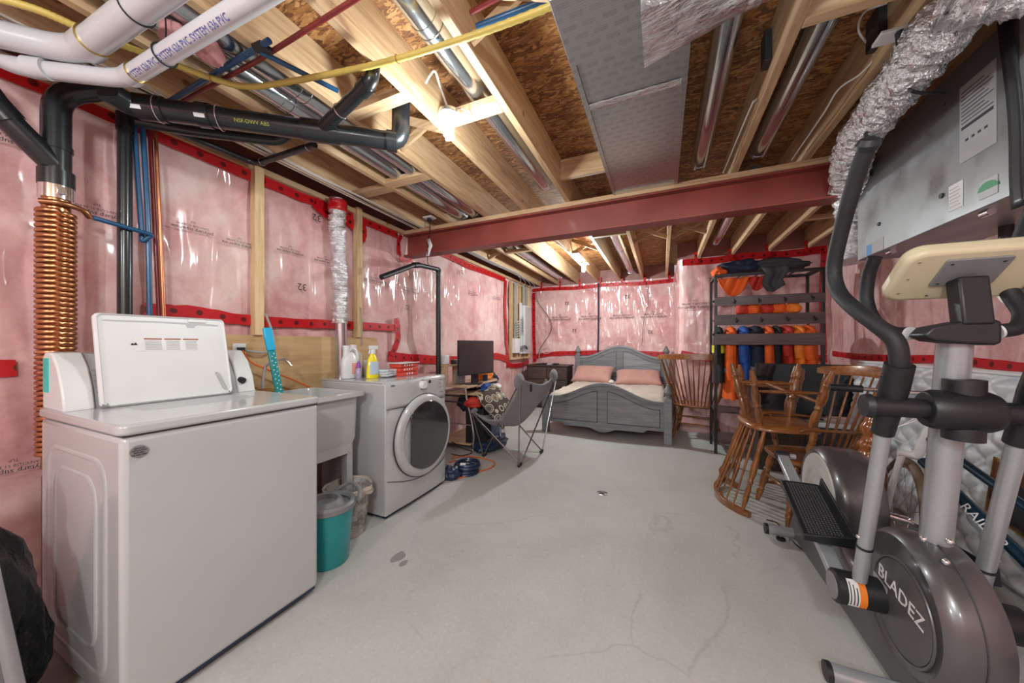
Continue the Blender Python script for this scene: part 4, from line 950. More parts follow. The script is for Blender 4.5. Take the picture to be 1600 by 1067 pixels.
kn = MB().tube([(kx-.006,ky.y,ky.z),(kx+.012,ky.y,ky.z),(kx+.030,ky.y,ky.z)], [.034,.033,.027], 28).build('program_knob', M['whitep'], dy, bevel=.002)
MB().tube([(kx-.006,ky.y,ky.z),(kx+.002,ky.y,ky.z)], .040, 28).build('knob_ring', M['chrome'], dy)
q = P(671,596,X=kx); MB().tube([(kx-.006,q.y,q.z),(kx+.006,q.y,q.z)], .013, 16).build('start_button', M['blk'], dy)
rnd = random.Random(3)
for (x, y, w_) in ((640,592,.05),(640,597,.045),(641,602,.05),(641,607,.045),(642,612,.05),(650,591,.02),(651,603,.02),(652,615,.025),(663,617,.03),(678,604,.02),(682,608,.02),(689,592,.03),(689,598,.03),(689,604,.03),(690,611,.02),(700,600,.03),(697,606,.02),(700,588,.03)):
    p = P(x, y, X=kx); MB().box((kx-.008, p.y-w_/2, p.z-.0015), (kx-.0015, p.y+w_/2, p.z+.0015)).build('panel_print', M['mgrey'], dy, smooth=False)
p = P(615,603,X=kx-.01); text('Whirlpool', .020, onplane((kx-.0145, p.y+.02, p.z), (0,1,0), (0,0,1)), M['ink'], dy, 'printed_text', .0006)
# --- things on the dryer
TD = DH+.0005
def bottle_body(c, prof, sx, sy, n=28): return MB().lathe(prof, c, n, sx, sy)
dj = thing('detergent_jug', 'large white laundry jug with a loop handle, leftmost on the dryer', 'jug', (-2.22, 1.86, TD))
MB().lathe([(.0,0),(.062,.002),(.070,.02),(.070,.12),(.058,.165),(.034,.20),(.0,.205)], (-2.22,1.87,TD), 28, .62, 1.05).build('body', M['whitep'], dj)
MB().tube([(-2.22,1.838,TD+.16),(-2.22,1.836,TD+.225)], [.026,.021], 18).build('neck', M['whitep'], dj)
MB().tube([(-2.22,1.836,TD+.222),(-2.22,1.836,TD+.256)], .024, 18).build('cap', M['whitep'], dj)
MB().tube(spline([(-2.22,1.85,TD+.205),(-2.22,1.885,TD+.232),(-2.22,1.925,TD+.215),(-2.22,1.94,TD+.17),(-2.22,1.935,TD+.12)], 6), .013, 10).build('handle', M['whitep'], dj)
MB().grid(lambda u, v: V((-2.22+.0442*math.cos(-.9+1.8*u), 1.875+.0745*math.sin(-.9+1.8*u), TD+.035+.085*v)), 12, 4).build('pink_label', S('coral_label', (.75,.32,.25), .5), dj)
d2 = thing('detergent_jug', 'pale second laundry jug half hidden behind the yellow spray bottle', 'jug', (-2.28, 2.0, TD))
MB().lathe([(.0,0),(.055,.002),(.06,.02),(.06,.15),(.05,.19),(.028,.21),(.0,.212)], (-2.29,1.98,TD), 24, .7, 1.1).build('body', M['linen'], d2)
MB().tube([(-2.29,1.96,TD+.20),(-2.29,1.96,TD+.262)], .027, 18).build('cap', M['whitep'], d2)
d3 = thing('freshener_bottle', 'small clear bottle with purple top in front of the big white jug', 'bottle', (-2.13, 1.86, TD))
MB().lathe([(.0,0),(.02,.001),(.022,.01),(.022,.07),(.012,.085),(.0,.086)], (-2.13,1.875,TD), 18).build('body', S('lilac_plastic', (.36,.30,.45), .2, 0, .5), d3)
MB().lathe([(.014,.084),(.018,.088),(.014,.115),(.006,.135),(.0,.136)], (-2.13,1.875,TD), 16).build('cap', S('purple_plastic', (.22,.07,.38), .4), d3)
d4 = thing('spray_bottle', 'bright yellow spray bottle with white trigger head on the dryer', 'bottle', (-2.08, 1.95, TD))
ylw = S('yellow_plastic', (.85,.72,.02), .3, 0, .3)
MB().lathe([(.0,0),(.055,.001),(.058,.015),(.052,.09),(.044,.14),(.034,.165),(.022,.185),(.018,.2),(.0,.201)], (-2.08,1.965,TD), 24, .6, 1.0).build('body', ylw, d4)
MB().lathe([(.02,.19),(.022,.21),(.02,.225),(.0,.226)], (-2.08,1.965,TD), 16).build('collar', M['whitep'], d4)
hd = MB(); hd.obox((-2.08,1.972,TD+.24), (.026,.075,.03)); hd.tube([(-2.08,1.99,TD+.245),(-2.08,2.012,TD+.243)], .008, 10); hd.tube(spline([(-2.08,1.955,TD+.235),(-2.08,1.935,TD+.215),(-2.08,1.93,TD+.19)], 4), .006, 8)
hd.build('trigger_head', M['whitep'], d4, bevel=.006)
MB().grid(lambda u, v: V((-2.08+.0345*math.cos(-1+2*u), 1.965+.0585*math.sin(-1+2*u)*(1-.12*v), TD+.03+.10*v)), 12, 5).build('label', S('pale_blue_label', (.45,.55,.66), .5), d4)
bxw = tag(MB().box((-2.33,2.04,TD),(-2.25,2.16,TD+.13)).build('small_box', M['linen'], bevel=.003), 'small pale box behind the folded cloths on the dryer', 'box')
for k in range(3):
    z = TD+.018*k
    o = MB().grid(lambda u, v, k=k: V((-2.06+.13*(u-.5)+.01*math.sin(v*5+k), 2.09+.15*(v-.5)+.008*math.sin(u*6+k), TD+.016+.018*k+.005*noise.noise(V((u*4,v*4,k))))), 10, 12).build('folded_cloth', S('pale_cloth', (.55,.58,.62), .9, 0, 0, .08, 8, .3, 40), solid=.016)
    tag(o, ['lowest', 'middle', 'topmost'][k] + ' pale folded cloth beside the red boxes on the dryer', 'cloth', 'folded cloths on the dryer')
redb = S('red_carton', (.62,.055,.03), .45, 0, .1)
for k in range(3):
    z = TD+.036*k; t = thing('biscuit_box', ['lowest', 'middle', 'topmost'][k] + ' red and white food tray box stacked at the dryer back', 'box', (-2.0, 2.24, z), 'red food boxes on the dryer')
    MB().obox((-2.02,2.25,z+.016), (.12,.22,.032), Matrix.Rotation(R([3,-4,2][k]), 3, 'Z')).build('tray', redb, t, bevel=.004)
    for j in range(4): MB().tube([(-1.960,2.19+.03*j,z+.018),(-1.9575,2.19+.03*j,z+.018)], .008, 10).build('white_letter_spot', M['paper'], t)
    if k == 2: MB().obox((-2.02,2.25,z+.0355), (.15,.25,.006), Matrix.Rotation(R(6), 3, 'Z')).build('white_lid', M['paper'], t, bevel=.003)
# --- wall outlet with orange cord above the sink
oc = thing('wall_outlet', 'white outlet with plastic cover on the plywood board behind the washer lid', 'outlet', (-2.5, 1.25, 1.15))
q = P(375,545,X=-2.50); MB().box((-2.52,q.y-.035,q.z-.04),(-2.50,q.y+.035,q.z+.035)).build('cover_plate', M['whitep'], oc, bevel=.003)
MB().box((-2.50,q.y-.02,q.z-.02),(-2.475,q.y+.02,q.z+.01)).build('plug', M['blk'], oc, bevel=.003)
wire('extension_cord', 'orange cord drooping from the outlet across the plywood board', 'cord', [(-2.47,q.y,q.z-.01), P(392,565,X=-2.46), P(420,578,X=-2.45), P(450,590,X=-2.44), P(478,602,X=-2.44), P(500,612,X=-2.44)], .0055, M['cord'])
wire('grey_hose', 'grey cable looping beside the dotted stick on the plywood board', 'cable', [P(415,490,X=-2.49), P(424,515,X=-2.48), P(428,538,X=-2.47), P(415,550,X=-2.47), P(385,548,X=-2.48)], .007, M['cableg'])
wire('grey_cable', 'thin grey cable down the right stud behind the dryer', 'cable', [P(564,480,X=-2.49), P(566,515,X=-2.49), P(565,540,X=-2.49)], .004, M['cableg'])
M['bag'].node_tree.nodes['Principled BSDF'].inputs['Specular IOR Level'].default_value = .3
# --- bin bag and folded grey table at lower left
def bagf(d): return 1 + .13*noise.noise(d*9) + .07*noise.noise(d*21) + .05*(1-abs(noise.noise(d*14))*2)
bg = thing('bin_bag', 'black plastic bin bag slumped against the washer side', 'bag', (-2.0, .24, 0))
def bagp(u, v):
    a = 2*PI*u; z = .86*v; prof = [.0,.15,.185,.19,.185,.175,.16,.13,.085,.06,.075,.0]
    k = v*(len(prof)-1); i = min(int(k), len(prof)-2); r_ = prof[i]*(1-(k-i)) + prof[i+1]*(k-i)
    q = V((math.cos(a)*1.5, math.sin(a)*1.5, z*4)); w_ = 1 + .20*noise.noise(q*.9) + .09*(1-2*abs(noise.noise(V((q.x*1.6,q.y*1.6,q.z*.8))))) + .05*(1-2*abs(noise.noise(V((q.x*3.4,q.y*3.4,q.z*2.3)))))
    return V((-2.02 + r_*w_*math.cos(a)*1.25, .215 + r_*w_*math.sin(a)*.98, z*(1+.03*noise.noise(q))))
MB().grid(bagp, 90, 80, cu=True).build('bag_body', M['bag'], bg, ang=100)
gt = thing('folded_table', 'grey folded table top leaning at the lower left corner', 'table', (-1.75, .12, 0))
a0, a1 = P(0,845,D=1.06), P(42,1075,D=.97)
dirn = V((-.25, -.97, 0)).normalized()
pb = V((a1.x, a1.y, 0)); pt = P(-8,850,D=1.03); 
ez = (pt - V((a1.x,a1.y,a1.z))).normalized(); pb = V((a1.x,a1.y,a1.z)) - ez*(a1.z/ez.z)
LZ = (pt-pb).length
nz = dirn.cross(ez).normalized()
MB().prism(rr(.22, LZ/2, .44, LZ, .04), pb, dirn, ez, nz, .028).build('table_top', M['housing2'], gt, bevel=.006)
vs, fs = ringpl(rr(.22, LZ/2, .44, LZ, .04), (.86, .93), pb, dirn, ez, nz*-1, 0, .007); MB().add(vs, fs).build('edge_rim', M['mgrey'], gt, ang=80)
# ================================================================ far left: pole, desk, butterfly chair, panel
ptop = P(685,421,X=-2.38); pmid = P(650,413,X=-2.35); pend = P(596,433,X=-2.33)
pp = thing('bent_pole', 'tall black foam covered pole with a bent arm standing behind the dryer', 'pole', (ptop.x, ptop.y, 0))
MB().tube(fillet([(ptop.x, ptop.y, 0), ptop], .02), .028, 18).build('upright', M['blkp'], pp)
MB().tube(fillet([ptop + V((0,0,.0)), pmid, pend], .04), .025, 18).build('bent_arm', M['blkp'], pp)
MB().tube([ptop-V((0,0,.03)), ptop+V((0,0,.004))], .032, 18).build('corner_joint', M['blk'], pp)
MB().tube([pmid+(pend-pmid)*.08, pmid-(pmid-ptop)*.12], .031, 18).build('coupling', M['blk'], pp)
# wall panel in the exposed stud bay
ep = thing('service_panel', 'exposed stud bay with white cable boxes on the left wall near the far corner', 'panel', (-2.5, 6.0, .95))
MB().box((-2.547, 5.56, .98), (-2.540, 6.52, 2.36)).build('backing_board', M['plywood'], ep, smooth=False)
for y in (5.60, 5.84, 6.0, 6.20, 6.48): MB().box((-2.54, y-.019, .98), (-2.50, y+.019, 2.38)).build('stud', M['lumberz'], ep, smooth=False, bevel=.002)
MB().box((-2.54, 5.56, .94), (-2.49, 6.52, .98)).build('sill', M['lumber'], ep, smooth=False, bevel=.002)
bw = MB().box((-2.50, 6.03, 1.04), (-2.43, 6.36, 1.98)).build('tall_white_box', M['whitep'], ep, bevel=.004)
MB().box((-2.43, 6.06, 1.06), (-2.425, 6.33, 1.96)).build('cover', M['white'], bw, bevel=.002)
MB().box((-2.50, 5.60, 1.06), (-2.43, 5.80, 1.33)).build('small_white_box', M['whitep'], ep, bevel=.004)
MB().box((-2.50, 5.92, 1.04), (-2.47, 6.0, 2.02)).build('white_conduit', M['whitep'], ep, bevel=.004)
for k, y in enumerate((5.68, 5.72, 5.76, 6.1, 6.16, 6.24, 6.30)):
    MB().tube(spline([(-2.49, y, 2.37), (-2.485, y+.01, 2.2), (-2.485, y, 2.0 if y > 6 else 1.3)], 5), .009 if k != 3 else .016, 8).build('cable', M['cableg'], ep)
for k in range(7):
    z = 1.40 + .045*k
    MB().tube(spline([(-2.46, 5.70, z-.05), (-2.40, 5.78, z+.01), (-2.40, 5.88, z), (-2.45, 5.96, z+.09)], 5), .008, 8).build('looped_cable', M['cableg'], ep)
for k in range(3): MB().tube(spline([(-2.44, 5.80, 1.10+.03*k), (-2.38, 5.90, 1.16+.02*k), (-2.38, 6.05, 1.12+.02*k)], 5), .007, 8).build('looped_cable', M['blk'], ep)
wire('panel_cable', 'thin dark cable hanging from the wall panel to the floor', 'cable', [(-2.42,5.95,1.05), (-2.43,5.96,.8), (-2.44,5.9,.5)], .005, M['blk'])
wire('back_wall_cable', 'dark cable curving down the back wall beside the panel corner', 'cable', [(-2.42,6.6,2.36), (-2.36,6.61,2.1), (-2.12,6.61,1.75), (-2.08,6.61,1.5), (-2.3,6.6,1.15), (-2.36,6.58,.92)], .006, M['blk'])
wire('back_wall_cable', 'coiled white cable at the foot of the back wall tape', 'cable', [(-2.28,6.58,1.12), (-2.12,6.58,1.18), (-2.06,6.58,1.08), (-2.2,6.58,1.03), (-2.3,6.57,1.1), (-2.33,6.57,.93)], .005, M['cablew'])
wire('back_wall_cable', 'straight thick dark cable running down the back wall behind the bed', 'cable', [(P(935,450,Y=6.6).x, 6.6, 2.4), (P(935,500,Y=6.6).x, 6.605, 1.7), (P(934,540,Y=6.6).x, 6.6, 1.0)], .014, M['bluec'])
wire('back_wall_cable', 'thin wavy wire hanging on the back wall right of the thick cable', 'cable', [(P(1009,440,Y=6.62).x, 6.61, 2.35), (P(1013,470,Y=6.62).x, 6.615, 2.0), (P(1006,500,Y=6.62).x, 6.61, 1.65), (P(1003,540,Y=6.62).x, 6.61, 1.2)], .004, M['blk'])
# --- desk
dk = thing('computer_desk', 'small beech computer desk with silver curved legs beside the dryer', 'desk', (-2.2, 3.65, 0))
top = [(-2.46,3.27),(-2.02,3.27),(-1.98,3.34),(-2.06,3.75),(-2.06,4.12),(-2.12,4.2),(-2.46,4.2)]
MB().prism(top, (0,0,.722), (1,0,0), (0,1,0), (0,0,1), .022).build('desktop', M['deskwood'], dk, bevel=.004)
tray = [(-2.35,3.36),(-1.86,3.36),(-1.82,3.42),(-1.88,3.85),(-1.92,3.98),(-2.35,3.98)]
MB().prism(tray, (0,0,.628), (1,0,0), (0,1,0), (0,0,1), .018).build('keyboard_tray', M['deskwood'], dk, bevel=.004)
MB().box((-2.44,3.27,.075), (-1.98,3.98,.093)).build('bottom_shelf', M['deskwood'], dk, bevel=.004)
MB().box((-2.46,3.27,.96), (-2.28,3.62,.978)).build('upper_shelf', M['deskwood'], dk, bevel=.004)
for y in (3.29, 3.60): MB().box((-2.44,y-.01,.744), (-2.30,y+.01,.96)).build('shelf_support', M['deskwood'], dk, bevel=.002)
for y in (3.30, 4.12):
    MB().tube(spline([(-2.06,y,.72), (-2.04,y,.58), (-1.99,y,.40), (-1.955,y,.2), (-1.96,y,.02), (-1.96,y,.0)], 6), .013, 12).build('leg', M['chrome'], dk)
    MB().tube(spline([(-2.44,y,.72), (-2.44,y,.4), (-2.44,y,.0)], 4), .013, 12).build('leg', M['chrome'], dk)
    MB().tube([(-2.44,y,.30), (-1.975,y,.30)], .008, 10).build('crossbar', M['chrome'], dk)
    MB().tube([(-2.44,y,.62), (-2.05,y,.62)], .008, 10).build('crossbar', M['blkm'], dk)
    MB().tube([(-2.44,y,.55), (-2.03,y,.55)], .008, 10).build('crossbar', M['blkm'], dk)
mo = thing('monitor', 'wide black desktop monitor with blank screen on the beech desk', 'monitor', (-2.05, 3.52, .744))
A_, B_ = V((-2.11,3.24,.857)), V((-1.97,3.83,.857)); dx_ = (B_-A_); W_ = dx_.length; dx_.normalize(); nz_ = V((dx_.y, -dx_.x, 0))
MB().prism(rr(W_/2, .205, W_, .41, .006), A_ - nz_*.03, dx_, (0,0,1), nz_, .03).build('bezel', M['blkp'], mo, bevel=.003)
MB().prism(rr(W_/2, .209, W_-.016, .39, .003), A_, dx_, (0,0,1), nz_, .0015).build('screen', M['screen'], mo, smooth=False)
c_ = (A_+B_)/2
MB().prism(rr(0, .05, .10, .16, .01), c_-nz_*.06-V((0,0,.11)), dx_, (0,0,1), nz_, .03).build('stand_neck', M['blkp'], mo, bevel=.003)
MB().lathe([(.0,0),(.12,0),(.12,.010),(.0,.014)], (c_.x-.05*nz_.x, c_.y, .744), 28, .8, 1.15).build('stand_base', M['blkp'], mo)
def smallbox(name, label, cat, a, b_, mat, bev=.004): return tag(MB().box(a, b_).build(name, mat, bevel=bev), label, cat)
smallbox('white_tub', 'white plastic tub on the upper desk shelf behind the pole', 'tub', (-2.42,3.30,.979), (-2.33,3.38,1.09), M['whitep'], .012)
smallbox('clock', 'small dark gadget on the upper desk shelf', 'gadget', (-2.36,3.44,.979), (-2.31,3.50,1.03), M['blkp'])
smallbox('small_box', 'pale little box at the end of the upper desk shelf', 'box', (-2.38,3.53,.979), (-2.31,3.60,1.03), M['linen'])
spk = tag(MB().box((-2.28,3.42,.745), (-2.20,3.52,.92)).build('desk_speaker', M['mgrey'], bevel=.008), 'grey ribbed gadget standing on the desk left of the monitor', 'speaker')
ORG[spk.as_pointer()] = V(spk.location)
for k in range(6): MB().box((-2.20,3.43,.76+.025*k), (-2.194,3.51,.768+.025*k)).build('rib', M['paper'], spk, smooth=False)
tag(MB().grid(lambda u, v: V((-2.36+.0*u+.11*math.cos(PI*v)*.3, 3.72+.14*(u-.5)*math.sin(PI*v)**.3, .98+.13*math.sin(PI*v)*1.0 + .01*noise.noise(V((u*5,v*5,1))))), 10, 12).build('white_bag', M['whitep'], solid=.004), 'white crumpled bag behind the monitor against the wall', 'bag')
def rag(name, label, c, rx, ry, rz, mat, seed, cat='clothing', n=26):
    def f(u, v):
        th = PI*v; a = 2*PI*u; d = V((math.sin(th)*math.cos(a), math.sin(th)*math.sin(a), math.cos(th)))
        k = 1 + .28*noise.noise(d*1.7+V((seed,0,0))) + .15*(1-2*abs(noise.noise(d*3.4+V((0,seed,0))))) + .07*noise.noise(d*8)
        return V((c[0]+d.x*rx*k, c[1]+d.y*ry*k, max(c[2]-rz*.62, c[2]+d.z*rz*k)))
    return tag(MB().grid(f, n*2, n, cu=True).build(name, mat, ang=90), label, cat)
rag('orange_vest', 'crumpled orange safety vest heaped on the desk right of the monitor', (-2.22,4.02,.80), .10,.17,.075, M['orange2'], 3)
rag('dark_cloth', 'dark crumpled cloth at the right end of the desk', (-2.28,4.26,.72), .12,.14,.10, M['navyf'], 4)
mg = thing('desk_cup', 'small dark cup on the desk between monitor and orange vest', 'cup', (-2.03,3.86,.745))
MB().lathe([(.0,0),(.03,0),(.036,.08),(.033,.08),(.028,.005),(.0,.005)], (-2.10,3.84,.745), 18).build('cup_body', M['bluec'], mg)
rag('blue_bag', 'bright blue package lying on the keyboard tray', (-1.98,3.68,.682), .07,.10,.05, M['bluef'], 6, 'package')
rag('white_mitt', 'white crumpled cloth on the keyboard tray edge', (-1.95,3.86,.672), .06,.08,.04, M['paper'], 8, 'cloth')
sw = thing('subwoofer', 'black box speaker standing on the floor under the desk', 'speaker', (-2.0, 3.3, .0))
MB().box((-2.06,3.30,.095), (-1.83,3.50,.50)).build('cabinet', M['blkp'], sw, bevel=.006)
MB().box((-1.832,3.315,.11), (-1.824,3.485,.485)).build('grille', M['blackf'], sw, bevel=.003)
tag(MB().box((-2.05,3.52,.094), (-1.86,3.86,.30)).build('storage_bag', S('slate_blue_fabric', (.10,.14,.24), .7), bevel=.03, seg=4), 'slate blue soft storage bag on the desk bottom shelf beside the black speaker', 'bag')
rag('red_cloth', 'dark red checked cloth draped on the black speaker', (-1.96,3.36,.545), .12,.12,.06, M['redf'], 9)
rag('dark_bundle', 'dark bundle of clothes piled under the keyboard tray', (-2.2,3.75,.50), .15,.25,.16, M['navyf'], 10)
# --- butterfly chair
bf = thing('butterfly_chair', 'grey canvas butterfly chair with thin metal frame seen from behind', 'chair', (-1.5, 3.35, 0))
T1, T2, S1, S2 = V((-1.29,3.08,.86)), V((-1.14,3.86,.865)), V((-1.86,3.10,.50)), V((-1.83,3.72,.50))
low = V((-1.52,3.42,.33))
def lerpk(ks, t):
    for (t0, z0), (t1, z1) in zip(ks, ks[1:]):
        if t <= t1: q = (t-t0)/(t1-t0); q = q*q*(3-2*q)*.5 + q*.5; return z0 + (z1-z0)*q
    return ks[-1][1]
def sling(u, v):
    p = S1.lerp(S2, u).lerp(T1.lerp(T2, u), v); e = math.sin(PI*u)**(.8+.9*v)
    side = lerpk([(0,.50),(.3,.405),(.5,.42),(.75,.63),(1,.86)], v)
    z = side - e*(.075 if v > .8 else .09) + .02*(2*abs(u-.5))**6
    x = p.x + .10*math.sin(PI*v)*v + .03*e*v
    hump = max(0, abs(2*u-1)-.6)/.4
    return V((x, p.y, z + .01*noise.noise(V((u*5, v*5, 2)))))
def inset(p, u, v): return p
sl = MB().grid(lambda u, v: sling(u, v), 40, 40).build('canvas_sling', M['canvas'], bf, ang=120, solid=.018)
for (u, v) in ((0,1),(1,1),(0,0),(1,0)):
    q = sling(u, v)
    c0 = (V((-1.5,3.42,q.z)) - q).normalized()
    MB().ball(q + c0*(.05 if v else .03) - V((0,0,.035 if v else .012)), .085 if v else .05, 20, 1.0 if v else .6, .45, 1.25).build('corner_pocket', M['canvas'], bf, ang=120)
q = sling(.17, .97); MB().box((q.x+.03,q.y-.012,q.z-.08),(q.x+.045,q.y+.022,q.z-.005)).build('pull_tab', M['blackf'], bf, bevel=.003)
F1, F2, F3, F4 = P(812,727,Z=.012), P(846,706,Z=.012), P(757,711,Z=.012), P(781,697,Z=.012)
frm = foil('gunmetal_rod', (.30,.30,.31), .25, 3, .02)
for a, b_, in ((F1, T1), (F1, T2), (F2, S2), (F2, T2), (F3, S1), (F3, T1), (F4, S1), (F4, S2), (F1, S1)):
    e_ = (b_-a).normalized(); st_ = a + V((.03*(1 if b_.y > a.y else -1)*0, .028*(1 if b_.y > a.y else -1), 0))
    MB().tube([st_, b_ - e_*.03], .0075, 10).build('frame_rod', frm, bf)
for f_ in (F1, F2, F3, F4):
    MB().tube([f_ + V((0,-.035,.012)), f_+V((0,-.02,.0)), f_+V((0,.02,.0)), f_ + V((0,.035,.012))], .014, 10).build('foot_joint', M['blk'], bf)
# patterned pillow on the chair
m, nt, b0_ = nm('circle_print_fabric'); v = coords(nt, (1, 1, 1)); vo = nd(nt, 'ShaderNodeTexVoronoi', Scale=9.5); vo.inputs['Randomness'].default_value = .2; lnk(nt, v, vo.inputs['Vector'])
r = ramp(nt, vo.outputs['Distance'], [(0, (.62,.55,.45)), (.26, (.62,.55,.45)), (.30, (.02,.02,.02)), (.36, (.02,.02,.02)), (.39, (.58,.52,.42)), (.44, (.58,.52,.42)), (.48, (.07,.045,.035))])
r.color_ramp.interpolation = 'CONSTANT'
sp_ = nt.nodes.new('ShaderNodeSeparateColor'); lnk(nt, vo.outputs['Color'], sp_.inputs[0])
r2 = ramp(nt, sp_.outputs[0], [(0, (.15,.15,.16)), (.33, (1,1,1)), (.66, (.35,.2,.15))]); r2.color_ramp.interpolation = 'CONSTANT'
r3 = ramp(nt, vo.outputs['Distance'], [(0, (1,1,1)), (.26, (0,0,0))]); r3.color_ramp.interpolation = 'CONSTANT'
mx = nd(nt, 'ShaderNodeMix', data_type='RGBA', blend_type='MULTIPLY'); lnk(nt, r3.outputs[0], mx.inputs[0]); lnk(nt, r.outputs[0], mx.inputs[6]); lnk(nt, r2.outputs[0], mx.inputs[7])
lnk(nt, mx.outputs[2], b0_.inputs['Base Color']); b0_.inputs['Roughness'].default_value = .85; M['circles'] = m
def cushion(name, label, c, w_, h_, t_, Mx, mat, cat='pillow', seed=0, group=None):
    def f(u, v, s):
        a, b_ = 2*u-1, 2*v-1
        th = (max(0, (1-a**4)*(1-b_**4)))**.55
        kx_ = 1 - .10*(b_*b_)*0 - .07*(1-abs(a))*0
        px = a*(1-.06*(1-b_*b_)) ; py = b_*(1-.08*(1-a*a))
        wob = .05*noise.noise(V((a*2.5+seed, b_*2.5, s)))
        return V(c) + Mx @ V((px*w_/2, py*h_/2, s*t_/2*th*(1+wob*2) ))
    b = MB(); b.grid(lambda u, v: f(u, v, 1), 24, 18); b.grid(lambda u, v: f(u, v, -1), 24, 18)
    return tag(b.build(name, mat, ang=120), label, cat, group)
cushion('patterned_pillow', 'brown and cream pillow printed with circles leaning in the butterfly chair', (-1.70,3.40,.54), .46, .46, .15, (Matrix.Rotation(R(20),3,'Z') @ Matrix.Rotation(R(52),3,'Y') @ Matrix.Rotation(R(20),3,'X')).to_3x3(), M['circles'], seed=2)
# --- dresser
ds = thing('dresser', 'low dark brown dresser against the back wall left of the bed', 'dresser', (-2.05, 6.35, 0))
MB().box((-2.42,6.12,.03), (-1.62,6.56,.80)).build('carcass', M['darkwood'], ds, bevel=.005)
MB().box((-2.44,6.10,.80), (-1.60,6.57,.825)).build('top_board', M['darkwood'], ds, bevel=.004)
for k in range(3):
    for j in range(2):
        x0, z0 = -2.40 + .39*j, .07+.245*k
        dd = MB().box((x0+.005,6.10,z0), (x0+.375,6.122,z0+.225)).build('drawer', M['darkwood'], ds, bevel=.006)
        for i_ in (.13, .25): MB().tube([(x0+i_,6.10,z0+.115),(x0+i_,6.085,z0+.115)], .012, 12).build('knob', M['darkwood'], dd)
for k in range(4): tag(MB().box((-2.28+.12*k,6.2,.826), (-2.19+.12*k,6.34,.845+.01*(k%2))).build('small_item', [M['blkp'],M['blkp'],M['lgrey'],M['blkp']][k], bevel=.004), ['leftmost dark gadget', 'second dark gadget', 'grey gadget', 'rightmost dark gadget'][k] + ' lying on the brown dresser top', 'gadget', 'gadgets on the dresser')
# --- blue coil / cords on the floor
cq = P(728,738,Z=0)
bcl = thing('blue_hose_coil', 'dark blue coiled hose lying on the floor beside the dryer', 'hose', cq)
for k in range(5): MB().tube([(cq.x+(.115-.010*(k%3))*math.cos(a)+.005*k, cq.y+(.115-.010*(k%3))*math.sin(a), .012+.021*k) for a in [j*PI/16 for j in range(32)]], .0125, 8, closed=True).build('coil_loop', M['bluec'], bcl)
MB().obox((cq.x+.03,cq.y-.10,.11), (.05,.012,.03), Matrix.Rotation(R(20),3,'Z')).build('white_tag', M['paper'], bcl, smooth=False)
cq2 = P(712,748,Z=0)
rag('blue_cloth', 'small dark blue cloth heap against the dryer corner', (cq2.x-.05, cq2.y, .04), .08,.08,.06, M['bluec'], 12, 'cloth')
wire('extension_cord', 'orange extension cord snaking over the floor under the desk', 'cord', [P(x, y, Z=.008) for x, y in ((705,716),(730,713),(755,716),(772,722),(768,730),(745,738),(725,745),(712,748))], .006, M['cord'])
wire('extension_cord', 'second orange cord lying closer to the dryer side', 'cord', [P(x, y, Z=.008) for x, y in ((702,722),(718,719),(730,722),(738,717),(728,712),(708,712))], .006, M['cord'])
wire('floor_cable', 'black cable looped over the desk bottom shelf', 'cable', [P(x, y, Z=.1) for x, y in ((706,690),(722,700),(738,706),(722,712),(705,709))], .006, M['blk'])
rag('dark_garment', 'dark blue garment trailing on the floor between desk and butterfly chair', (-1.86,3.55,.06), .14,.3,.07, M['bluec'], 13)
# ================================================================ bed
BX0, BX1, BY0, BY1 = -1.54, .107, 4.47, 6.50
bd = thing('bed', 'queen bed with grey painted arched headboard and footboard', 'bed', ((BX0+BX1)/2, (BY0+BY1)/2, 0))
cx = (BX0+BX1)/2; hw = (BX1-BX0)/2
def arch(x, zs, za, w_=None):
    t = abs(x-cx)/(hw-.06)
    if t < .35: k = 1 - .25*(t/.35)**2
    elif t < .85: s = (t-.35)/.5; k = .75*(1-s)**1.2*(1) + .0 
    else: k = 0
    k = .5*(1+math.cos(PI*min(1, t/.88)))
    return zs + (za-zs)*k
def board(y, th, z0, zs, za, name, low=None):
    xs = [BX0+.045 + (BX1-BX0-.09)*k/40 for k in range(41)]
    topc = [(x, arch(x, zs, za)) for x in xs]
    lowc = [(x, low(x) if low else z0) for x in reversed(xs)]
    p = MB().prism(lowc[::-1][:0] + [(x, low(x) if low else z0) for x in xs] + topc[::-1], (0,y,0), (1,0,0), (0,0,1), (0,1,0), th).build(name, M['greywood'], bd, bevel=.004, ang=25)
    # cap rail following the arch
    vs = MB(); n = len(xs)
    for off, hh, pro in ((0, .035, .014), (-.035, .012, .007)):
        q = MB(); 
        def f(u, v):
            i = min(int(u*(n-1)), n-2); t = u*(n-1)-i; x = xs[i]*(1-t)+xs[i+1]*t; z = arch(x, zs, za)+off
            return V((x, y-pro + (th+2*pro)*(0 if v < .5 else 1), z - hh*(1 if v in (0,) or v > .99 else 0)))
        ring = [(-pro, off-hh), (-pro, off), (th+pro, off), (th+pro, off-hh)]
        vs_ = []; fs_ = []
        for i, x in enumerate(xs):
            z = arch(x, zs, za)
            for a, c in ring: vs_.append((x, y+a, z+c+.012))
            if i:
                for k in range(4): fs_.append(((i-1)*4+k, (i-1)*4+(k+1)%4, i*4+(k+1)%4, i*4+k))
        fs_ += [(0,1,2,3), tuple(reversed([(n-1)*4+k for k in range(4)]))]
        q.add(vs_, fs_).build('cap_rail', M['greywood'], p, bevel=.003, ang=25)
    return p, xs
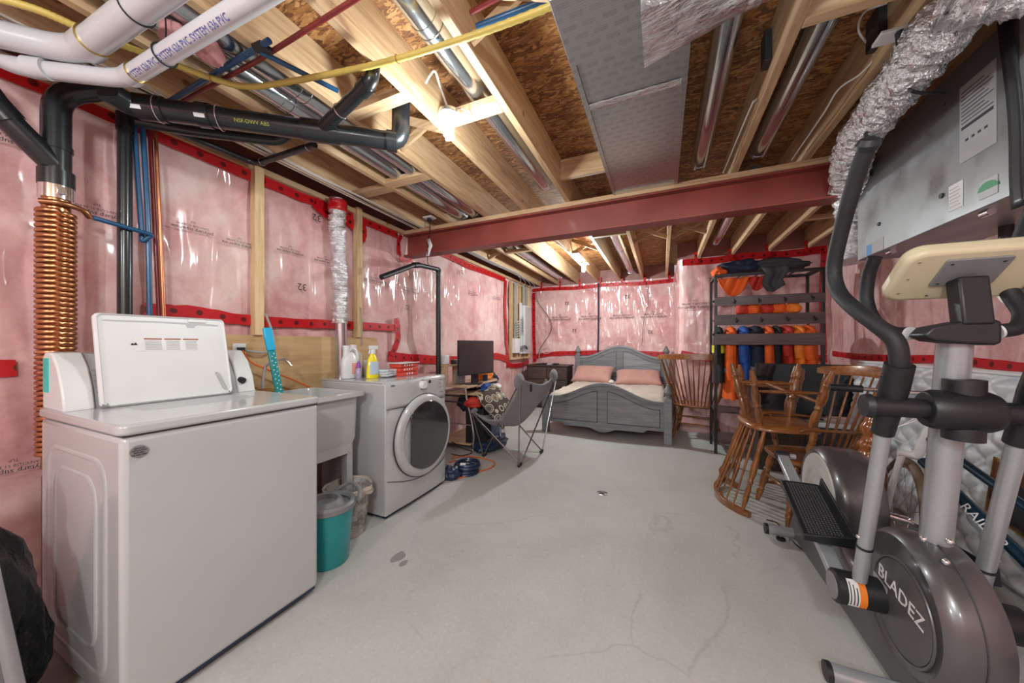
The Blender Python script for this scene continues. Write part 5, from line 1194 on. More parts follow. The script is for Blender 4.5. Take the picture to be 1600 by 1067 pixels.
def panelmould(par, y, x0, x1, z0, zf, name='raised_panel'):
    n = 18; xs = [x0+(x1-x0)*k/n for k in range(n+1)]
    outer = [(x, z0) for x in xs] + [(x, zf(x)) for x in reversed(xs)]
    MB().prism(outer, (0,y-.004,0), (1,0,0), (0,0,1), (0,1,0), .006).build('panel_groove', M['seam'], par, smooth=False)
    ins = .008
    xi = [x0+ins+(x1-x0-2*ins)*k/n for k in range(n+1)]
    inner = [(x, z0+ins) for x in xi] + [(x, zf(x)-ins) for x in reversed(xi)]
    MB().prism(inner, (0,y-.007,0), (1,0,0), (0,0,1), (0,1,0), .010).build(name, M['greywood'], par, bevel=.003, ang=25)
def lowf(x):
    t = abs(x-cx)/hw
    return .13 - .05*max(0, math.cos(min(1,t/.20)*PI/2))*1 + (-.015 if t < .62 else .02)*1
fb, xs_ = board(BY0+.03, .035, .1, .50, .70, 'footboard', lowf)
hb, _ = board(BY1-.03, .035, .35, .98, 1.19, 'headboard')
for par, y, z0, zs, za, d_ in ((fb, BY0+.03, .19, .50, .70, .085), (hb, BY1-.03, .62, .98, 1.19, .09)):
    panelmould(par, y, BX0+.13, cx-.06, z0, lambda x: arch(x, zs, za)-d_)
    panelmould(par, y, cx+.06, BX1-.13, z0, lambda x: arch(x, zs, za)-d_)
for x in (BX0+.045, BX1-.045):
    for y, zt, nme in ((BY0+.045, .56, 'foot_post'), (BY1-.02, 1.02, 'head_post')):
        ps = MB().box((x-.045, y-.045, 0), (x+.045, y+.045, zt)).build(nme, M['greywood'], bd, bevel=.005)
        MB().lathe([(.046,0),(.05,.008),(.03,.02),(.028,.035),(.05,.055),(.055,.075),(.035,.12),(.018,.15),(.02,.165),(.0,.175)], (x, y, zt), 24).build('finial', M['greywood'], ps)
MB().box((BX0+.05, BY0+.08, .22), (BX0+.08, BY1-.06, .38)).build('side_rail', M['greywood'], bd, bevel=.004)
MB().box((BX1-.08, BY0+.08, .22), (BX1-.05, BY1-.06, .38)).build('side_rail', M['greywood'], bd, bevel=.004)
mt_ = thing('mattress', 'queen mattress in rumpled beige bedding on the grey bed', 'mattress', (cx, 5.5, .33))
def beds(u, v):
    x = BX0+.085+(BX1-BX0-.17)*u; y = BY0+.085+(BY1-BY0-.15)*v
    e = min(u, 1-u, v, 1-v); z = .55 - .05*max(0, 1-e/.03)**2 + .012*noise.noise(V((x*5, y*5, 0))) + .01*noise.noise(V((x*14, y*9, 0)))
    return V((x, y, z))
MB().box((BX0+.085, BY0+.085, .33), (BX1-.085, BY1-.065, .52)).build('mattress_body', M['linen'], mt_, bevel=.03, seg=3)
MB().grid(beds, 60, 60).build('cover_sheet', M['linen'], mt_, ang=120)
cushion('bed_pillow', 'left dusty pink pillow propped on the grey bed', (-1.16,6.20,.675), .72, .46, .19, (Matrix.Rotation(R(-4),3,'Z') @ Matrix.Rotation(R(34),3,'X')), M['pillow'], seed=1)
cushion('bed_pillow', 'right dusty pink pillow lying on the grey bed', (-.38,6.14,.65), .74, .46, .19, (Matrix.Rotation(R(5),3,'Z') @ Matrix.Rotation(R(24),3,'X')), M['pillow'], seed=5)
rag('white_paper', 'small white cloth between the two pink pillows', (-.80,5.98,.575), .04,.03,.03, M['paper'], 4, 'cloth', 12)

tft = S('pink_wool', (.50,.22,.22), .9, 0, 0, .2, 8, .6, 30)
for k, (x, y, lb) in enumerate(((274,62,'pink insulation tuft poking down between the two white pipes'),(328,86,'pink insulation tuft hanging right of the slimmer white pipe'))):
    q = P(x, y, Z=2.40); rag('insulation_tuft', lb, (q.x, q.y, 2.41), .035, .045, .055, tft, 60+k, 'insulation', 16)
# ================================================================ coat rack and clothes
RX0, RX1, RY = .545, 1.475, 4.36
rk = thing('coat_rack', 'tall black and brown coat rack with wide slats in front of the pink wall', 'rack', ((RX0+RX1)/2, RY, 0))
for x in (RX0, RX1):
    for y in (RY, RY+.40):
        MB().box((x-.014, y-.014, 0), (x+.014, y+.014, 1.98 if y == RY else 1.99)).build('post', M['blkm'], rk, smooth=False, bevel=.003)
for y, z in ((RY, 1.985), (RY+.40, 1.995)):
    MB().box((RX0-.014, y-.014, z-.018), (RX1+.014, y+.014, z+.012)).build('top_rail', M['blkm'], rk, smooth=False, bevel=.003)
for x in (RX0, RX1): MB().box((x-.012, RY, 1.972), (x+.012, RY+.4, 1.996)).build('side_rail', M['blkm'], rk, smooth=False, bevel=.003)
for k in range(6): MB().box((RX0+.07+.16*k, RY+.01, 1.974), (RX0+.085+.16*k, RY+.39, 1.986)).build('shelf_wire', M['blkm'], rk, smooth=False)
for z in (.14, .46):
    MB().box((RX0, RY-.01, z), (RX1, RY+.40, z+.018)).build('lower_shelf', M['slat'], rk, smooth=False, bevel=.002)
for k, (z0, z1) in enumerate(((1.645,1.742),(1.43,1.545),(1.215,1.335))):
    sl_ = MB().box((RX0-.012, RY-.03, z0), (RX1+.012, RY-.014, z1)).build('slat', M['slat'], rk, smooth=False, bevel=.003)
    if k < 2:
        for j in range(4):
            x = RX0+.17+.22*j + .02*k; z = (z0+z1)/2
            MB().tube(spline([(x,RY-.03,z+.02),(x,RY-.055,z-.01),(x,RY-.065,z-.03),(x,RY-.075,z-.012)], 4), .0045, 8).build('hook', M['blk'], sl_)
            MB().ball((x, RY-.078, z-.01), .013, 10).build('hook_knob', M['blk'], sl_)
MB().tube([(RX0, RY+.25, 1.50), (RX1, RY+.25, 1.50)], .011, 12).build('hanging_rod', M['chrome'], rk)
for s_ in (-1,): 
    for z in (1.70, 1.33): MB().ball((RX0-.022, RY+.0, z), .014, 10).build('side_knob', M['blk'], rk)
def garment(x, wd, dep, zt, zb, mat, label, seed, extra=None, flare=1.0):
    wd *= 1.12
    t = thing('hanging_jacket', label, 'clothing', (x, RY+.25, zb))
    def f(u, v):
        a = 2*PI*u; z = zt + (zb-zt)*v
        sh = min(1, v/.10)**.5
        fold = 1 + .16*math.sin(a*5 + seed + v*2)*min(1, v*3) + .12*noise.noise(V((math.cos(a)*2, math.sin(a)*2+seed, z*3)))
        rx = wd/2*(.35+.65*sh)*(1+.25*v*flare)*fold; ry = dep/2*(.12+.88*sh)*(1+.04*math.sin(z*9+seed))*(.95+.05*fold)
        if v == 0: rx = ry = .004
        return V((x + rx*math.cos(a), RY+.25 + ry*math.sin(a), z + (.01*math.sin(a*6+seed) if v == 1 else 0)))
    MB().grid(f, 36, 26, cu=True).build('garment_body', mat, t, ang=100)
    MB().tube(spline([(x,RY+.25,zt-.005),(x,RY+.25,zt+.03),(x,RY+.235,zt+.048),(x,RY+.25,zt+.064),(x,RY+.265,zt+.05)], 4), .0025, 6).build('hanger_hook', M['chrome'], t)
    MB().tube([(x, RY+.25-dep*.40, zt-.07), (x, RY+.25, zt+.002), (x, RY+.25+dep*.40, zt-.07)], .007, 8).build('hanger', M['whitep'], t)
    sv = [(x-.25*wd, RY+.25-dep*.42, zt-.08), (x-.32*wd, RY+.25-dep*.50, (zt+zb)/2+.05), (x-.2*wd, RY+.25-dep*.47, zb+.22)]
    MB().tube(spline(sv, 6), [wd*.30]*12 + [wd*.26]*(len(spline(sv, 6))-12), 12, fl=1.2).build('sleeve', mat, t)
    if extra:
        for (z0, z1, m_) in extra:
            MB().grid(lambda u, v: V((x + (wd/2*1.36+.008)*math.cos(2*PI*u), RY+.25 + (dep/2*1.03+.006)*math.sin(2*PI*u), z0+(z1-z0)*v)), 30, 3, cu=True).build('reflective_band', m_, t)
    return t
zt = 1.435
yw = M['yellowf']
garment(.605, .075, .36, zt, .78, M['blackf'], 'black and lime work jacket at the left end of the coat rack', 1, [(1.12,1.21,yw)])
garment(.725, .105, .40, zt, .60, M['orange'], 'long orange high visibility coverall with silver band on the left of the rack', 2, [(.90,.95,M['silver'])])
garment(.845, .10, .38, zt, .80, M['bluef'], 'royal blue jacket hanging between orange coverall and navy trousers', 3)
garment(.955, .12, .34, zt, .98, M['navyf'], 'navy jacket hanging left of centre on the rack', 4)
garment(.958, .10, .28, 1.05, .58, M['greyf'], 'grey work trousers hanging below the navy jacket', 5)
garment(1.07, .085, .40, zt, .75, M['orange'], 'slim orange jacket right of the navy jacket', 6)
garment(1.145, .07, .38, zt, .80, M['blackf'], 'black jacket between two orange ones on the rack', 7)
garment(1.235, .10, .40, zt, .88, M['redf'], 'red orange jacket hanging right of the black jacket', 8)
garment(1.33, .10, .42, zt, .86, M['orange2'], 'bright orange jacket second from the right end of the rack', 9)
garment(1.42, .10, .40, zt, .84, M['orange'], 'rounded orange jacket at the right end of the rack', 10)
rag('folded_jacket', 'orange and black folded jacket at the left end of the rack top', (.60,RY+.20,2.05), .07,.14,.06, M['orange'], 21)
rag('navy_jacket', 'navy jacket crumpled on top of the coat rack', (.80,RY+.18,2.075), .20,.17,.085, M['navyf'], 22)
rag('grey_jacket', 'dark grey garment spread on the right of the rack top', (1.12,RY+.18,2.07), .26,.16,.075, M['greyf' if False else 'canvas'] if False else S('charcoal_fabric', (.05,.05,.058), .85, 0, 0, .2, 8, .3, 60), 23)
ch_ = bpy.data.materials['charcoal_fabric']
dgl = MB().grid(lambda u, v: V((.96+.22*u*(1-.35*v)+.04*v+.02*math.sin(v*7), RY-.035-.02*math.sin(u*9), 2.03-.26*v+.10*abs(u-.35)*v*(1 if u > .35 else .3))), 16, 14).build('hanging_sleeve', ch_, solid=.018, ang=120)
tag(dgl, 'dark grey sleeve hanging over the rack front rail', 'clothing')
def swag(x0, x1, z0, dz, mat, label):
    o = MB().grid(lambda u, v: V((x0+(x1-x0)*u, RY+.03+.03*math.sin(u*11+v*3), z0 - dz*v*(math.sin(PI*min(1,max(0,u)))**.6) - .012)), 26, 14).build('draped_vest', mat, solid=.012, ang=120); return tag(o, label, 'clothing')
swag(.575, .86, 1.965, .20, M['orange'], 'orange vest draped under the rack top at the left')
swag(.84, 1.02, 1.965, .15, M['redf'], 'red orange vest draped under the rack top at the centre')
for k, (x, mt, nm_) in enumerate(((.80,'redf','dark red'),(.90,'orange','orange'),(1.02,'redf','deep red'),(1.13,'orange','wide orange'),(1.25,'orange2','bright orange'))):
    rag('hooked_vest', nm_ + ' vest bunched behind the gap between the top two slats', (x,RY+.05,1.60), .06,.05,.075, M[mt], 30+k, 'clothing', 14)
# --- black tv and white cabinet in front of the rack
tv = thing('television', 'flat black television standing behind the stacked wooden chairs', 'television', (1.12, 4.12, .5))
MB().box((.86,4.10,.545), (1.62,4.135,1.03)).build('bezel', M['blkp'], tv, bevel=.004)
MB().box((.872,4.096,.56), (1.608,4.101,1.018)).build('screen', S('dark_tv_screen', (.008,.009,.014), .15, 0, .6), tv, smooth=False)
MB().box((1.10,4.06,.506), (1.38,4.17,.52)).build('stand', M['blkp'], tv, bevel=.003); MB().box((1.20,4.11,.515), (1.28,4.13,.56)).build('stand_neck', M['blkp'], tv, bevel=.003)
wc = thing('low_cabinet', 'low dark cabinet with a white top carrying the television', 'cabinet', (1.2, 4.1, 0))
MB().box((.86,3.98,.0), (1.56,4.28,.46)).build('carcass', M['darkwood'], wc, bevel=.004); MB().box((.84,3.96,.46), (1.58,4.30,.505)).build('white_top', M['whitep'], wc, bevel=.004)
for k in range(2): MB().box((.88+.34*k,3.972,.04), (1.20+.34*k,3.982,.44)).build('door', M['darkwood'], wc, bevel=.004)
# ================================================================ wooden chairs
LEGP = [(0,.013),(.06,.016),(.14,.020),(.2,.0245),(.24,.019),(.255,.024),(.27,.018),(.34,.021),(.45,.028),(.55,.026),(.62,.018),(.635,.024),(.66,.024),(.675,.016),(.74,.022),(.84,.024),(.93,.018),(1,.013)]
STRP = [(0,.008),(.25,.013),(.45,.011),(.5,.017),(.55,.011),(.75,.013),(1,.008)]
def legk(par, a, b_, k=1.0, nme='leg', prof=LEGP): return MB().turn(a, b_, [(t, r_*k) for t, r_ in prof], 14).build(nme, M['oak'], par, ang=60)
def windsor(name, label, arms=True, sw=.46, sd=.43, crest=1.0, nsp=9, fan=.10, bow=False, rocker=False):
    """local: seat centre over the origin, front towards -y"""
    t = thing(name, label, 'chair', (0,0,0), local=True); zs = .44
    pts = []
    for k in range(40):
        a = 2*PI*k/40; ca, sa = math.cos(a), math.sin(a); e = .62
        pts.append((sw/2*abs(ca)**e*(1 if ca > 0 else -1)*(1-.06*(sa > 0)*sa), sd/2*abs(sa)**e*(1 if sa > 0 else -1)))
    b = MB(); 
    for zz, ins in ((0,.93),): pass
    lv = [(.80,-.038),(.94,-.034),(1,-.018),(1,-.006),(.97,.0),(.8,-.003),(.5,-.012),(.2,-.011)]
    vs = [(p[0]*k_, p[1]*k_, zs+z_) for k_, z_ in lv for p in pts]; n = 40
    fs = [(i*n+k, i*n+(k+1)%n, (i+1)*n+(k+1)%n, (i+1)*n+k) for i in range(len(lv)-1) for k in range(n)] + [tuple(range(n)), tuple(range((len(lv)-1)*n, len(lv)*n))]
    b.add(vs, fs).build('seat', M['oaky'], t, ang=50)
    feet = {}
    for sx in (-1, 1):
        for sy in (-1, 1):
            a = V((sx*(sw*.33), sy*(sd*.32), zs-.034)); f_ = V((sx*(sw*.47), sy*(sd*.50), 0)); feet[sx, sy] = (a, f_)
            legk(t, f_, a)
    for sx in (-1, 1):
        p, q = feet[sx,-1][0].lerp(feet[sx,-1][1], .62), feet[sx,1][0].lerp(feet[sx,1][1], .62)
        legk(t, p, q, 1, 'stretcher', STRP)
        if sx == -1: p0 = p.lerp(q, .5)
        else: legk(t, p0, p.lerp(q, .5), 1, 'stretcher', STRP)
    legk(t, feet[-1,-1][0].lerp(feet[-1,-1][1], .45), feet[1,-1][0].lerp(feet[1,-1][1], .45), 1, 'stretcher', STRP)
    # back
    cw = sw*.5 + fan; yb = sd*.42; lean = .16
    def cr_(u): # crest centre line
        a = (u-.5)*1.5; return V((cw*math.sin(a)/math.sin(.75), yb + lean*(crest-zs)/.5 - .10*(1-math.cos(a))/(1-math.cos(.75)) + .0, crest + .012*math.cos(a*2)))
    n = 21
    ring = [(-.012,-.034),(-.012,.03),(-.004,.042),(.010,.038),(.014,-.03)]
    b = MB(); vs = []; fs = []
    for i in range(n):
        u = i/(n-1); p = cr_(u*1.16-.08); k_ = .55 + .45*math.sin(PI*min(1,max(0,u)))**.5
        nn_ = V((math.sin((u-.5)*1.4)*-.6, -1, 0)).normalized()*-1
        for a, c in ring: vs.append(p + nn_*a + V((0,0,c*k_)))
        if i:
            for k in range(5): fs.append(((i-1)*5+k, (i-1)*5+(k+1)%5, i*5+(k+1)%5, i*5+k))
    fs += [(0,1,2,3,4), tuple(reversed([(n-1)*5+k for k in range(5)]))]
    b.add(vs, fs).build('crest_rail', M['oaky'], t, ang=60, bevel=0)
    for k in range(nsp):
        u = (k+1)/(nsp+1); a = V(((u-.5)*sw*.80, yb*(1-.22*(2*u-1)**2)+.0, zs-.005)); c = cr_(u) - V((0,0,.02))
        MB().turn(a, c, [(0,.006),(.25,.0085),(.4,.010),(.6,.0075),(1,.0055)], 8).build('spindle', M['oak'], t)
    for u, sx in ((0.0,-1),(1.0,1)):
        a = V((sx*sw*.43, yb*.72, zs-.005)); c = cr_(u) - V((0,0,.02))
        legk(t, a, c, .78, 'back_post')
        if arms:
            am = a.lerp(c, .40); fr_ = V((sx*(sw*.5+.05), -sd*.30, zs+.235))
            mid = V((sx*(sw*.5+.065), -.02, zs+.235))
            pts_ = spline([am + V((0,.01,0)), mid, fr_, fr_ + V((-sx*.01,-.05,-.012))], 5); m_ = len(pts_)
            MB().tube(pts_, [.016 + .012*(i/(m_-1))**2 if i < m_-2 else .02 for i in range(m_)], 10, fl=.55).build('armrest', M['oaky'], t)
            legk(t, V((sx*sw*.42, -sd*.22, zs-.005)), fr_ + V((0,.03,-.008)), .85, 'arm_support')
    if rocker:
        for sx in (-1, 1):
            f0, f1 = feet[sx,-1][1], feet[sx,1][1]
            vs = []
            MB().tube(spline([f0+V((0,-.16,.06)), f0+V((0,-.04,.006)), (f0+f1)/2+V((0,0,-.012)), f1+V((0,.06,.012)), f1+V((0,.30,.10))], 6), .015, 10, fl=1.5).build('rocker', M['oaky'], t)
    return t
def placeM(o, loc, rx=0, ry=0, rz=0):
    o.rotation_euler = (R(rx), R(ry), R(rz)); o.location = loc
c1 = windsor('wooden_armchair', 'wooden spindle back armchair standing alone between the bed and the rack', True, .54, .44, 1.05, 11, .11)
placeM(c1, (.41, 5.05, 0), 0, 0, 170)
c2 = windsor('wooden_armchair', 'upright wooden armchair at the bottom of the stack facing left', True, .46, .43, 1.02, 6, .04)
placeM(c2, (.93, 3.02, 0), 0, 0, -80)
c3 = windsor('wooden_chair', 'wooden chair turned upside down on the seat of the stacked armchair', False, .48, .46, 1.02, 7, .02)
placeM(c3, (.78, 3.10, 1.052), 180, 3, -84)
c4 = windsor('wooden_chair', 'second upside down wooden chair at the back of the stack', False, .44, .42, 1.0, 7, .05)
placeM(c4, (.85, 3.62, 1.025), 180, 0, -100)
# ================================================================ twin mattress leaning on the right wall
m, nt, b0_ = nm('quilted_satin'); v = coords(nt)
b0_.inputs['Base Color'].default_value = (.5,.52,.55,1); b0_.inputs['Roughness'].default_value = .42; b0_.inputs['Sheen Weight'].default_value = .3
n = nd(nt, 'ShaderNodeTexNoise', Scale=9.0, Detail=5.0); lnk(nt, v, n.inputs['Vector']); r = ramp(nt, n.outputs[0], [(.3, (.42,.45,.50)), (.7, (.74,.75,.76))]); lnk(nt, r.outputs[0], b0_.inputs['Base Color']); M['quilt'] = m
tm = thing('twin_mattress', 'quilted silver grey mattress standing on edge against the right wall', 'mattress', (1.62, 3.1, 0))
qy0, qy1, qz = 1.55, 4.10, 1.07
def qf(u, v):
    y = qy0 + (qy1-qy0)*u; z = .02 + (qz-.04)*v
    a = y*9.5; b_ = z*9.5
    k = abs(math.sin((a+b_*1.3)*1.9))**.5 * abs(math.sin((a-b_*1.3)*1.9))**.5
    e = min(u*(qy1-qy0), (1-u)*(qy1-qy0), v*qz, (1-v)*qz)
    rnd_ = .05*max(0, 1-e/.05)**2
    return V((1.56 + .16*(v) *.35 - .034*k + rnd_ - .006*noise.noise(V((y*8, z*8, 0))), y, z))
MB().grid(qf, 300, 110).build('quilted_face', M['quilt'], tm, ang=180)
b = MB(); b.prism([(1.585,.0),(1.75,.0),(1.80,qz-.02),(1.79,qz),(1.65,qz),(1.635,qz-.03)], (0,qy0+.01,0), (1,0,0), (0,0,1), (0,1,0), qy1-qy0-.02).build('mattress_core', M['quilt'], tm, bevel=.012)
MB().tube([(1.64,qy0+.02,qz-.005),(1.64,qy1-.02,qz-.005)], .009, 10).build('piping', M['paper'], tm)
# carved bed post leaning beside it
cv = thing('carved_post', 'glossy carved brown wooden bed post leaning against the quilted mattress', 'post', (1.20, 3.0, 0))
pa, pb_ = P(1343,790,Y=2.56) , P(1366,645,Y=2.62)
pa.z = 0.0
prof = [(0,.07),(.3,.085),(.45,.095),(.60,.09),(.70,.07),(.745,.055),(.75,.07),(.78,.074),(.80,.055),(.84,.05),(.86,.062),(.90,.066),(.93,.05),(.96,.045),(1,.03)]
d_ = (pb_-pa); x_, y_ = frame_of(d_)
def flute(u, v):
    a = 2*PI*u
    for (t0, r0), (t1, r1) in zip(prof, prof[1:]):
        if v <= t1: rr_ = r0+(r1-r0)*(v-t0)/(t1-t0); break
    g = 1 + (.12*abs(math.sin(4*a)) if v < .72 else .06*abs(math.sin(4*a)))
    return pa + d_*v + (x_*math.cos(a) + y_*math.sin(a))*rr_*g*.76
MB().grid(flute, 64, 70, cu=True).build('carved_shaft', M['carved'], cv, ang=60)
# ================================================================ bicycle
bi = thing('bicycle', 'white forked bicycle with dark teal frame leaning on the quilted mattress', 'bicycle', (1.4, 2.1, 0))
def tri(cx_, cy_, cz_, r_, ang_, tilt=0):
    fw = V((math.sin(ang_), math.cos(ang_), 0)); up = V((tilt, 0, 1)).normalized()
    return [V((cx_,cy_,cz_)) + fw*r_*math.cos(a) + up*r_*math.sin(a) for a in [k*PI/24 for k in range(48)]]
wc0 = V((1.13, 2.42, .315)); wa = .2
wh = MB().tube(tri(*wc0, .295, wa, .12), .020, 12, closed=True).build('front_tyre', S('tan_wall_tyre', (.16,.11,.07), .6), bi)
MB().tube(tri(*wc0, .272, wa, .12), .011, 8, closed=True, fl=1.2).build('rim', M['chrome'], bi)
hubx = V((math.cos(wa), -math.sin(wa), -.12))
MB().tube([wc0-hubx*.045, wc0+hubx*.045], .018, 12).build('hub', M['chrome'], bi)
rp = tri(*wc0, .27, wa, .12)
for k in range(0, 48, 2): MB().tube([wc0 + hubx*(.03 if k % 4 else -.03), rp[k]], .0012, 4, caps=False).build('spoke', M['chrome'], bi, smooth=False)
hd0 = V((1.185, 2.36, .69)); hd1 = V((1.19, 2.32, .82)); crown = V((1.175, 2.385, .655))
wht = M['whitep']
for s_ in (-1, 1): MB().tube(spline([crown + hubx*.05*s_, crown.lerp(wc0,.5) + hubx*.055*s_, wc0 + hubx*.055*s_], 5), .014, 10).build('fork_blade', wht, bi)
MB().tube([crown+hubx*-.065, crown+hubx*.065], .018, 12).build('fork_crown', wht, bi)
MB().tube([crown, hd1], .020, 14).build('head_tube', wht, bi)
tl_ = foil('teal_frame_paint', (.01,.035,.06), .22, 3, .02, .01, .3)
MB().tube([hd1-V((0,0,.06)), V((1.27,1.50,.47))], .017, 14).build('top_tube', tl_, bi)
dt0, dt1 = hd0-V((0,0,.05)), V((1.28,1.50,.20))
MB().tube([dt0, dt1], .022, 14).build('down_tube', tl_, bi)
MB().tube([V((1.265,1.50,.50)), V((1.28,1.50,.20))], .017, 14).build('seat_tube', tl_, bi)
MB().tube([hd1, hd1+V((-.0,-.01,.08)), hd1+V((0,.06,.155))], .012, 10).build('stem', M['chrome'], bi)
MB().tube(spline([hd1+V((-.34,.08,.165)), hd1+V((-.12,.06,.16)), hd1+V((0,.06,.155)), hd1+V((.20,.06,.16))], 5), .011, 10).build('handlebar', M['chrome'], bi)
MB().tube([hd1+V((-.35,.08,.165)), hd1+V((-.22,.07,.163))], .019, 14).build('handlebar_grip', M['blk'], bi)
for k in range(2): MB().tube(spline([crown+V((0,.02,.03)), crown+V((-.09,.02+.03*k,.10)), crown+V((-.03,-.06-.04*k,.22)), hd1+V((-.12,.06,.15))], 6), .003, 6).build('brake_cable', M['whitep'], bi)
e_ = (dt1-dt0).normalized(); nrm = V((-1,0,.2)); nrm = (nrm - e_*nrm.dot(e_)).normalized()
text('RAIDER', .058, onplane(dt0.lerp(dt1,.36)+nrm*.0225, e_, nrm.cross(e_)), M['inkw'], bi, 'frame_lettering', .0004, shear=.3)
bk2 = V((1.33, 1.13, .315)); MB().tube(tri(*bk2, .295, wa, .05), .020, 12, closed=True).build('rear_tyre', M['blk'], bi)
MB().tube([dt1, bk2], .010, 10).build('chain_stay', tl_, bi)
# framed picture
pf = thing('framed_picture', 'dark picture in a thin gold frame tucked behind the bicycle frame', 'picture', (1.5, 1.75, .4))
o0 = P(1545,800,X=1.50); o1 = P(1560,715,X=1.53); z_ = (o1-o0).normalized(); y_ = V((0,-1,-.18)).normalized(); n_ = z_.cross(y_); n_ = n_ if n_.x < 0 else -n_
PH = (o1-o0).length
MB().prism(rr(.20, PH/2, .42, PH, .004), o0, y_, z_, n_, .012).build('gold_frame', M['brass'], pf, bevel=.002)
MB().prism(rr(.20, PH/2, .395, PH-.022, .003), o0+n_*.012, y_, z_, n_, .0015).build('printed_art', S('brown_art', (.13,.05,.02), .3, 0, .4, .6, 10), pf, smooth=False)
MB().prism([(.10+.26*math.cos(a)*(.8+.06*math.cos(9*a))+.12, PH*.42+PH*.40*math.sin(a)*(.9+.08*math.cos(9*a))) for a in [k*PI/24 for k in range(48)]], o0+n_*.0136, y_, z_, n_, .0008).build('dark_center', M['blk'], pf, smooth=False)
bx_ = tag(MB().obox((1.42, 1.16, .19), (.32,.55,.10), Matrix.Rotation(R(6),3,'Z')).build('navy_case', M['navyf'], bevel=.01), 'dark navy flat case on the floor at the lower right edge', 'case')
gx = tag(MB().box((1.25,1.0,.0), (1.60,1.45,.135)).build('grey_bin', M['mgrey'], bevel=.012), 'grey bin carrying the navy case at the lower right edge', 'bin')
# ================================================================ elliptical trainer
SS = .90
el = thing('elliptical_trainer', 'large silver and black elliptical exercise machine in the right foreground', 'exercise machine', (.75, 1.9, 0))
HX0, HX1 = .72, .855; HC = (1.55, .37)
def ring_body(c, R0, x0, x1, nme, mat, rim=.03, n=64, par=el, ez=1.0):
    y0, z0 = c; w_ = x1-x0
    prof = [(.0,0),(R0*.60,0),(R0*.86,.002),(R0*.90,-.004),(R0*.97,.012),(R0,.035),(R0*1.0,w_*.5),(R0,w_-.035),(R0*.96,w_-.008),(R0*.6,w_),(.0,w_)]
    vs = [(x0+p[1], y0+p[0]*math.cos(2*PI*k/n), z0+p[0]*ez*math.sin(2*PI*k/n)) for p in prof for k in range(n)]
    fs = [(i*n+k, i*n+(k+1)%n, (i+1)*n+(k+1)%n, (i+1)*n+k) for i in range(len(prof)-1) for k in range(n)]
    return MB().add(vs, fs).build(nme, mat, par, ang=40)
fh = ring_body(HC, .225, HX0, HX1, 'front_housing', M['housing'])
MB().tube([(HX0-.003,HC[0]-.015,HC[1]-.02),(HX0+.002,HC[0]-.015,HC[1]-.02)], [.145,.145], 56).build('side_disc', M['housing2'], fh)
MB().tube([(HX0-.001, HC[0]-.015+  .152*math.cos(a), HC[1]-.02+  .152*math.sin(a)) for a in [k*PI/32 for k in range(64)]], .0045, 8, closed=True).build('disc_ring', M['housing'], fh)
MB().tube([((HX0+HX1)/2, HC[0]+  .2265*math.cos(a), HC[1]+  .2265*math.sin(a)) for a in [k*PI/32 for k in range(64)]], .0016, 6, closed=True).build('housing_seam', M['seam'], fh)
text('BLADEZ', .066, onplane((HX0-.0042, HC[0]-.01, HC[1]+.02), (0,-1,-.16), (0,-.16,1)), M['inkw'], fh, 'brand_lettering', .0006)
MB().prism(rr(0,0,.085,.022,.003), (HX0-.0042, HC[0]+.095, HC[1]-.005), (0,-1,-.16), (0,-.16,1), (-1,0,0), .001).build('grey_label', M['lgrey'], fh, smooth=False)
# rear crank housing
RC = (2.28, .43)
rh = ring_body(RC, .25, .75, .93, 'rear_housing', M['housing'])
MB().tube([(.745,RC[0],RC[1]),(.754,RC[0],RC[1])], [.205,.21], 56).build('white_disc', S('off_white_plastic', (.50,.49,.47), .45, 0, .2), rh)
MB().tube([(.744,RC[0]+.02,RC[1]),(.747,RC[0]+.02,RC[1])], [.14,.14], 48).build('inner_disc', S('off_white_plastic_2', (.46,.45,.43), .45), rh)
# joining body, hourglass between the housings
def bodyf(u, v):
    y = 1.62 + (2.25-1.62)*u; a = 2*PI*v
    h_ = .52 - .26*math.sin(PI*min(1,max(0,u)))**1.0 + (.0)
    zc_ = h_/2; hz = h_/2
    ca, sa = math.cos(a), math.sin(a)
    return V((.83 + .085*(abs(ca)**.6)*(1 if ca > 0 else -1), y, zc_ + hz*(abs(sa)**.6)*(1 if sa > 0 else -1)))
MB().grid(bodyf, 30, 36, cv=True).build('centre_body', M['housing'], el, ang=60)
b = MB(); b.prism([(1.32,.06),(1.40,.03),(2.62,.03),(2.68,.06),(2.62,.16),(2.0,.15),(1.75,.26),(1.45,.30)], (.735,0,0), (0,1,0), (0,0,1), (1,0,0), .14); b.build('base_skirt', M['housing2'], el, bevel=.015, seg=3)
# stabilisers
def stab(y, x0, x1, z=.055):
    s_ = MB().tube([(x0,y,z),(x1,y,z)], .030, 20).build('stabiliser_tube', M['ellsil'], el)
    for x in (x0, x1):
        d = -1 if x == x0 else 1
        MB().tube([(x-d*.004,y,z),(x+d*.012,y,z)], .032, 20).build('end_cap', M['blk'], s_)
        MB().tube([(x-d*.07,y,z-.02),(x-d*.07,y,.012)], .006, 8).build('foot_bolt', M['chrome'], s_); MB().lathe([(.0,0),(.024,.0),(.024,.012),(.008,.02),(.0,.02)], (x-d*.07,y,.0), 18).build('foot_pad', M['blk'], s_)
stab(2.60, .605, 1.0); stab(1.56, .545, 1.05, .05)
# column
cA = P(1457,890,X=.80); cB = P(1492,560,X=.80); cC = P(1497,470,X=.80); cM = cA.lerp(cB, .5)
colm = MB().tube([cA, cM, P(1493,520,X=.80)], .036, 28, fl=1.0).build('main_column', M['ellsil'], el)
for (x, y) in ((1443,842),(1484,846),(1478,878)):
    p = P(x, y, X=.766); MB().ball(p, .0095, 12).build('bolt', M['chrome'], colm)
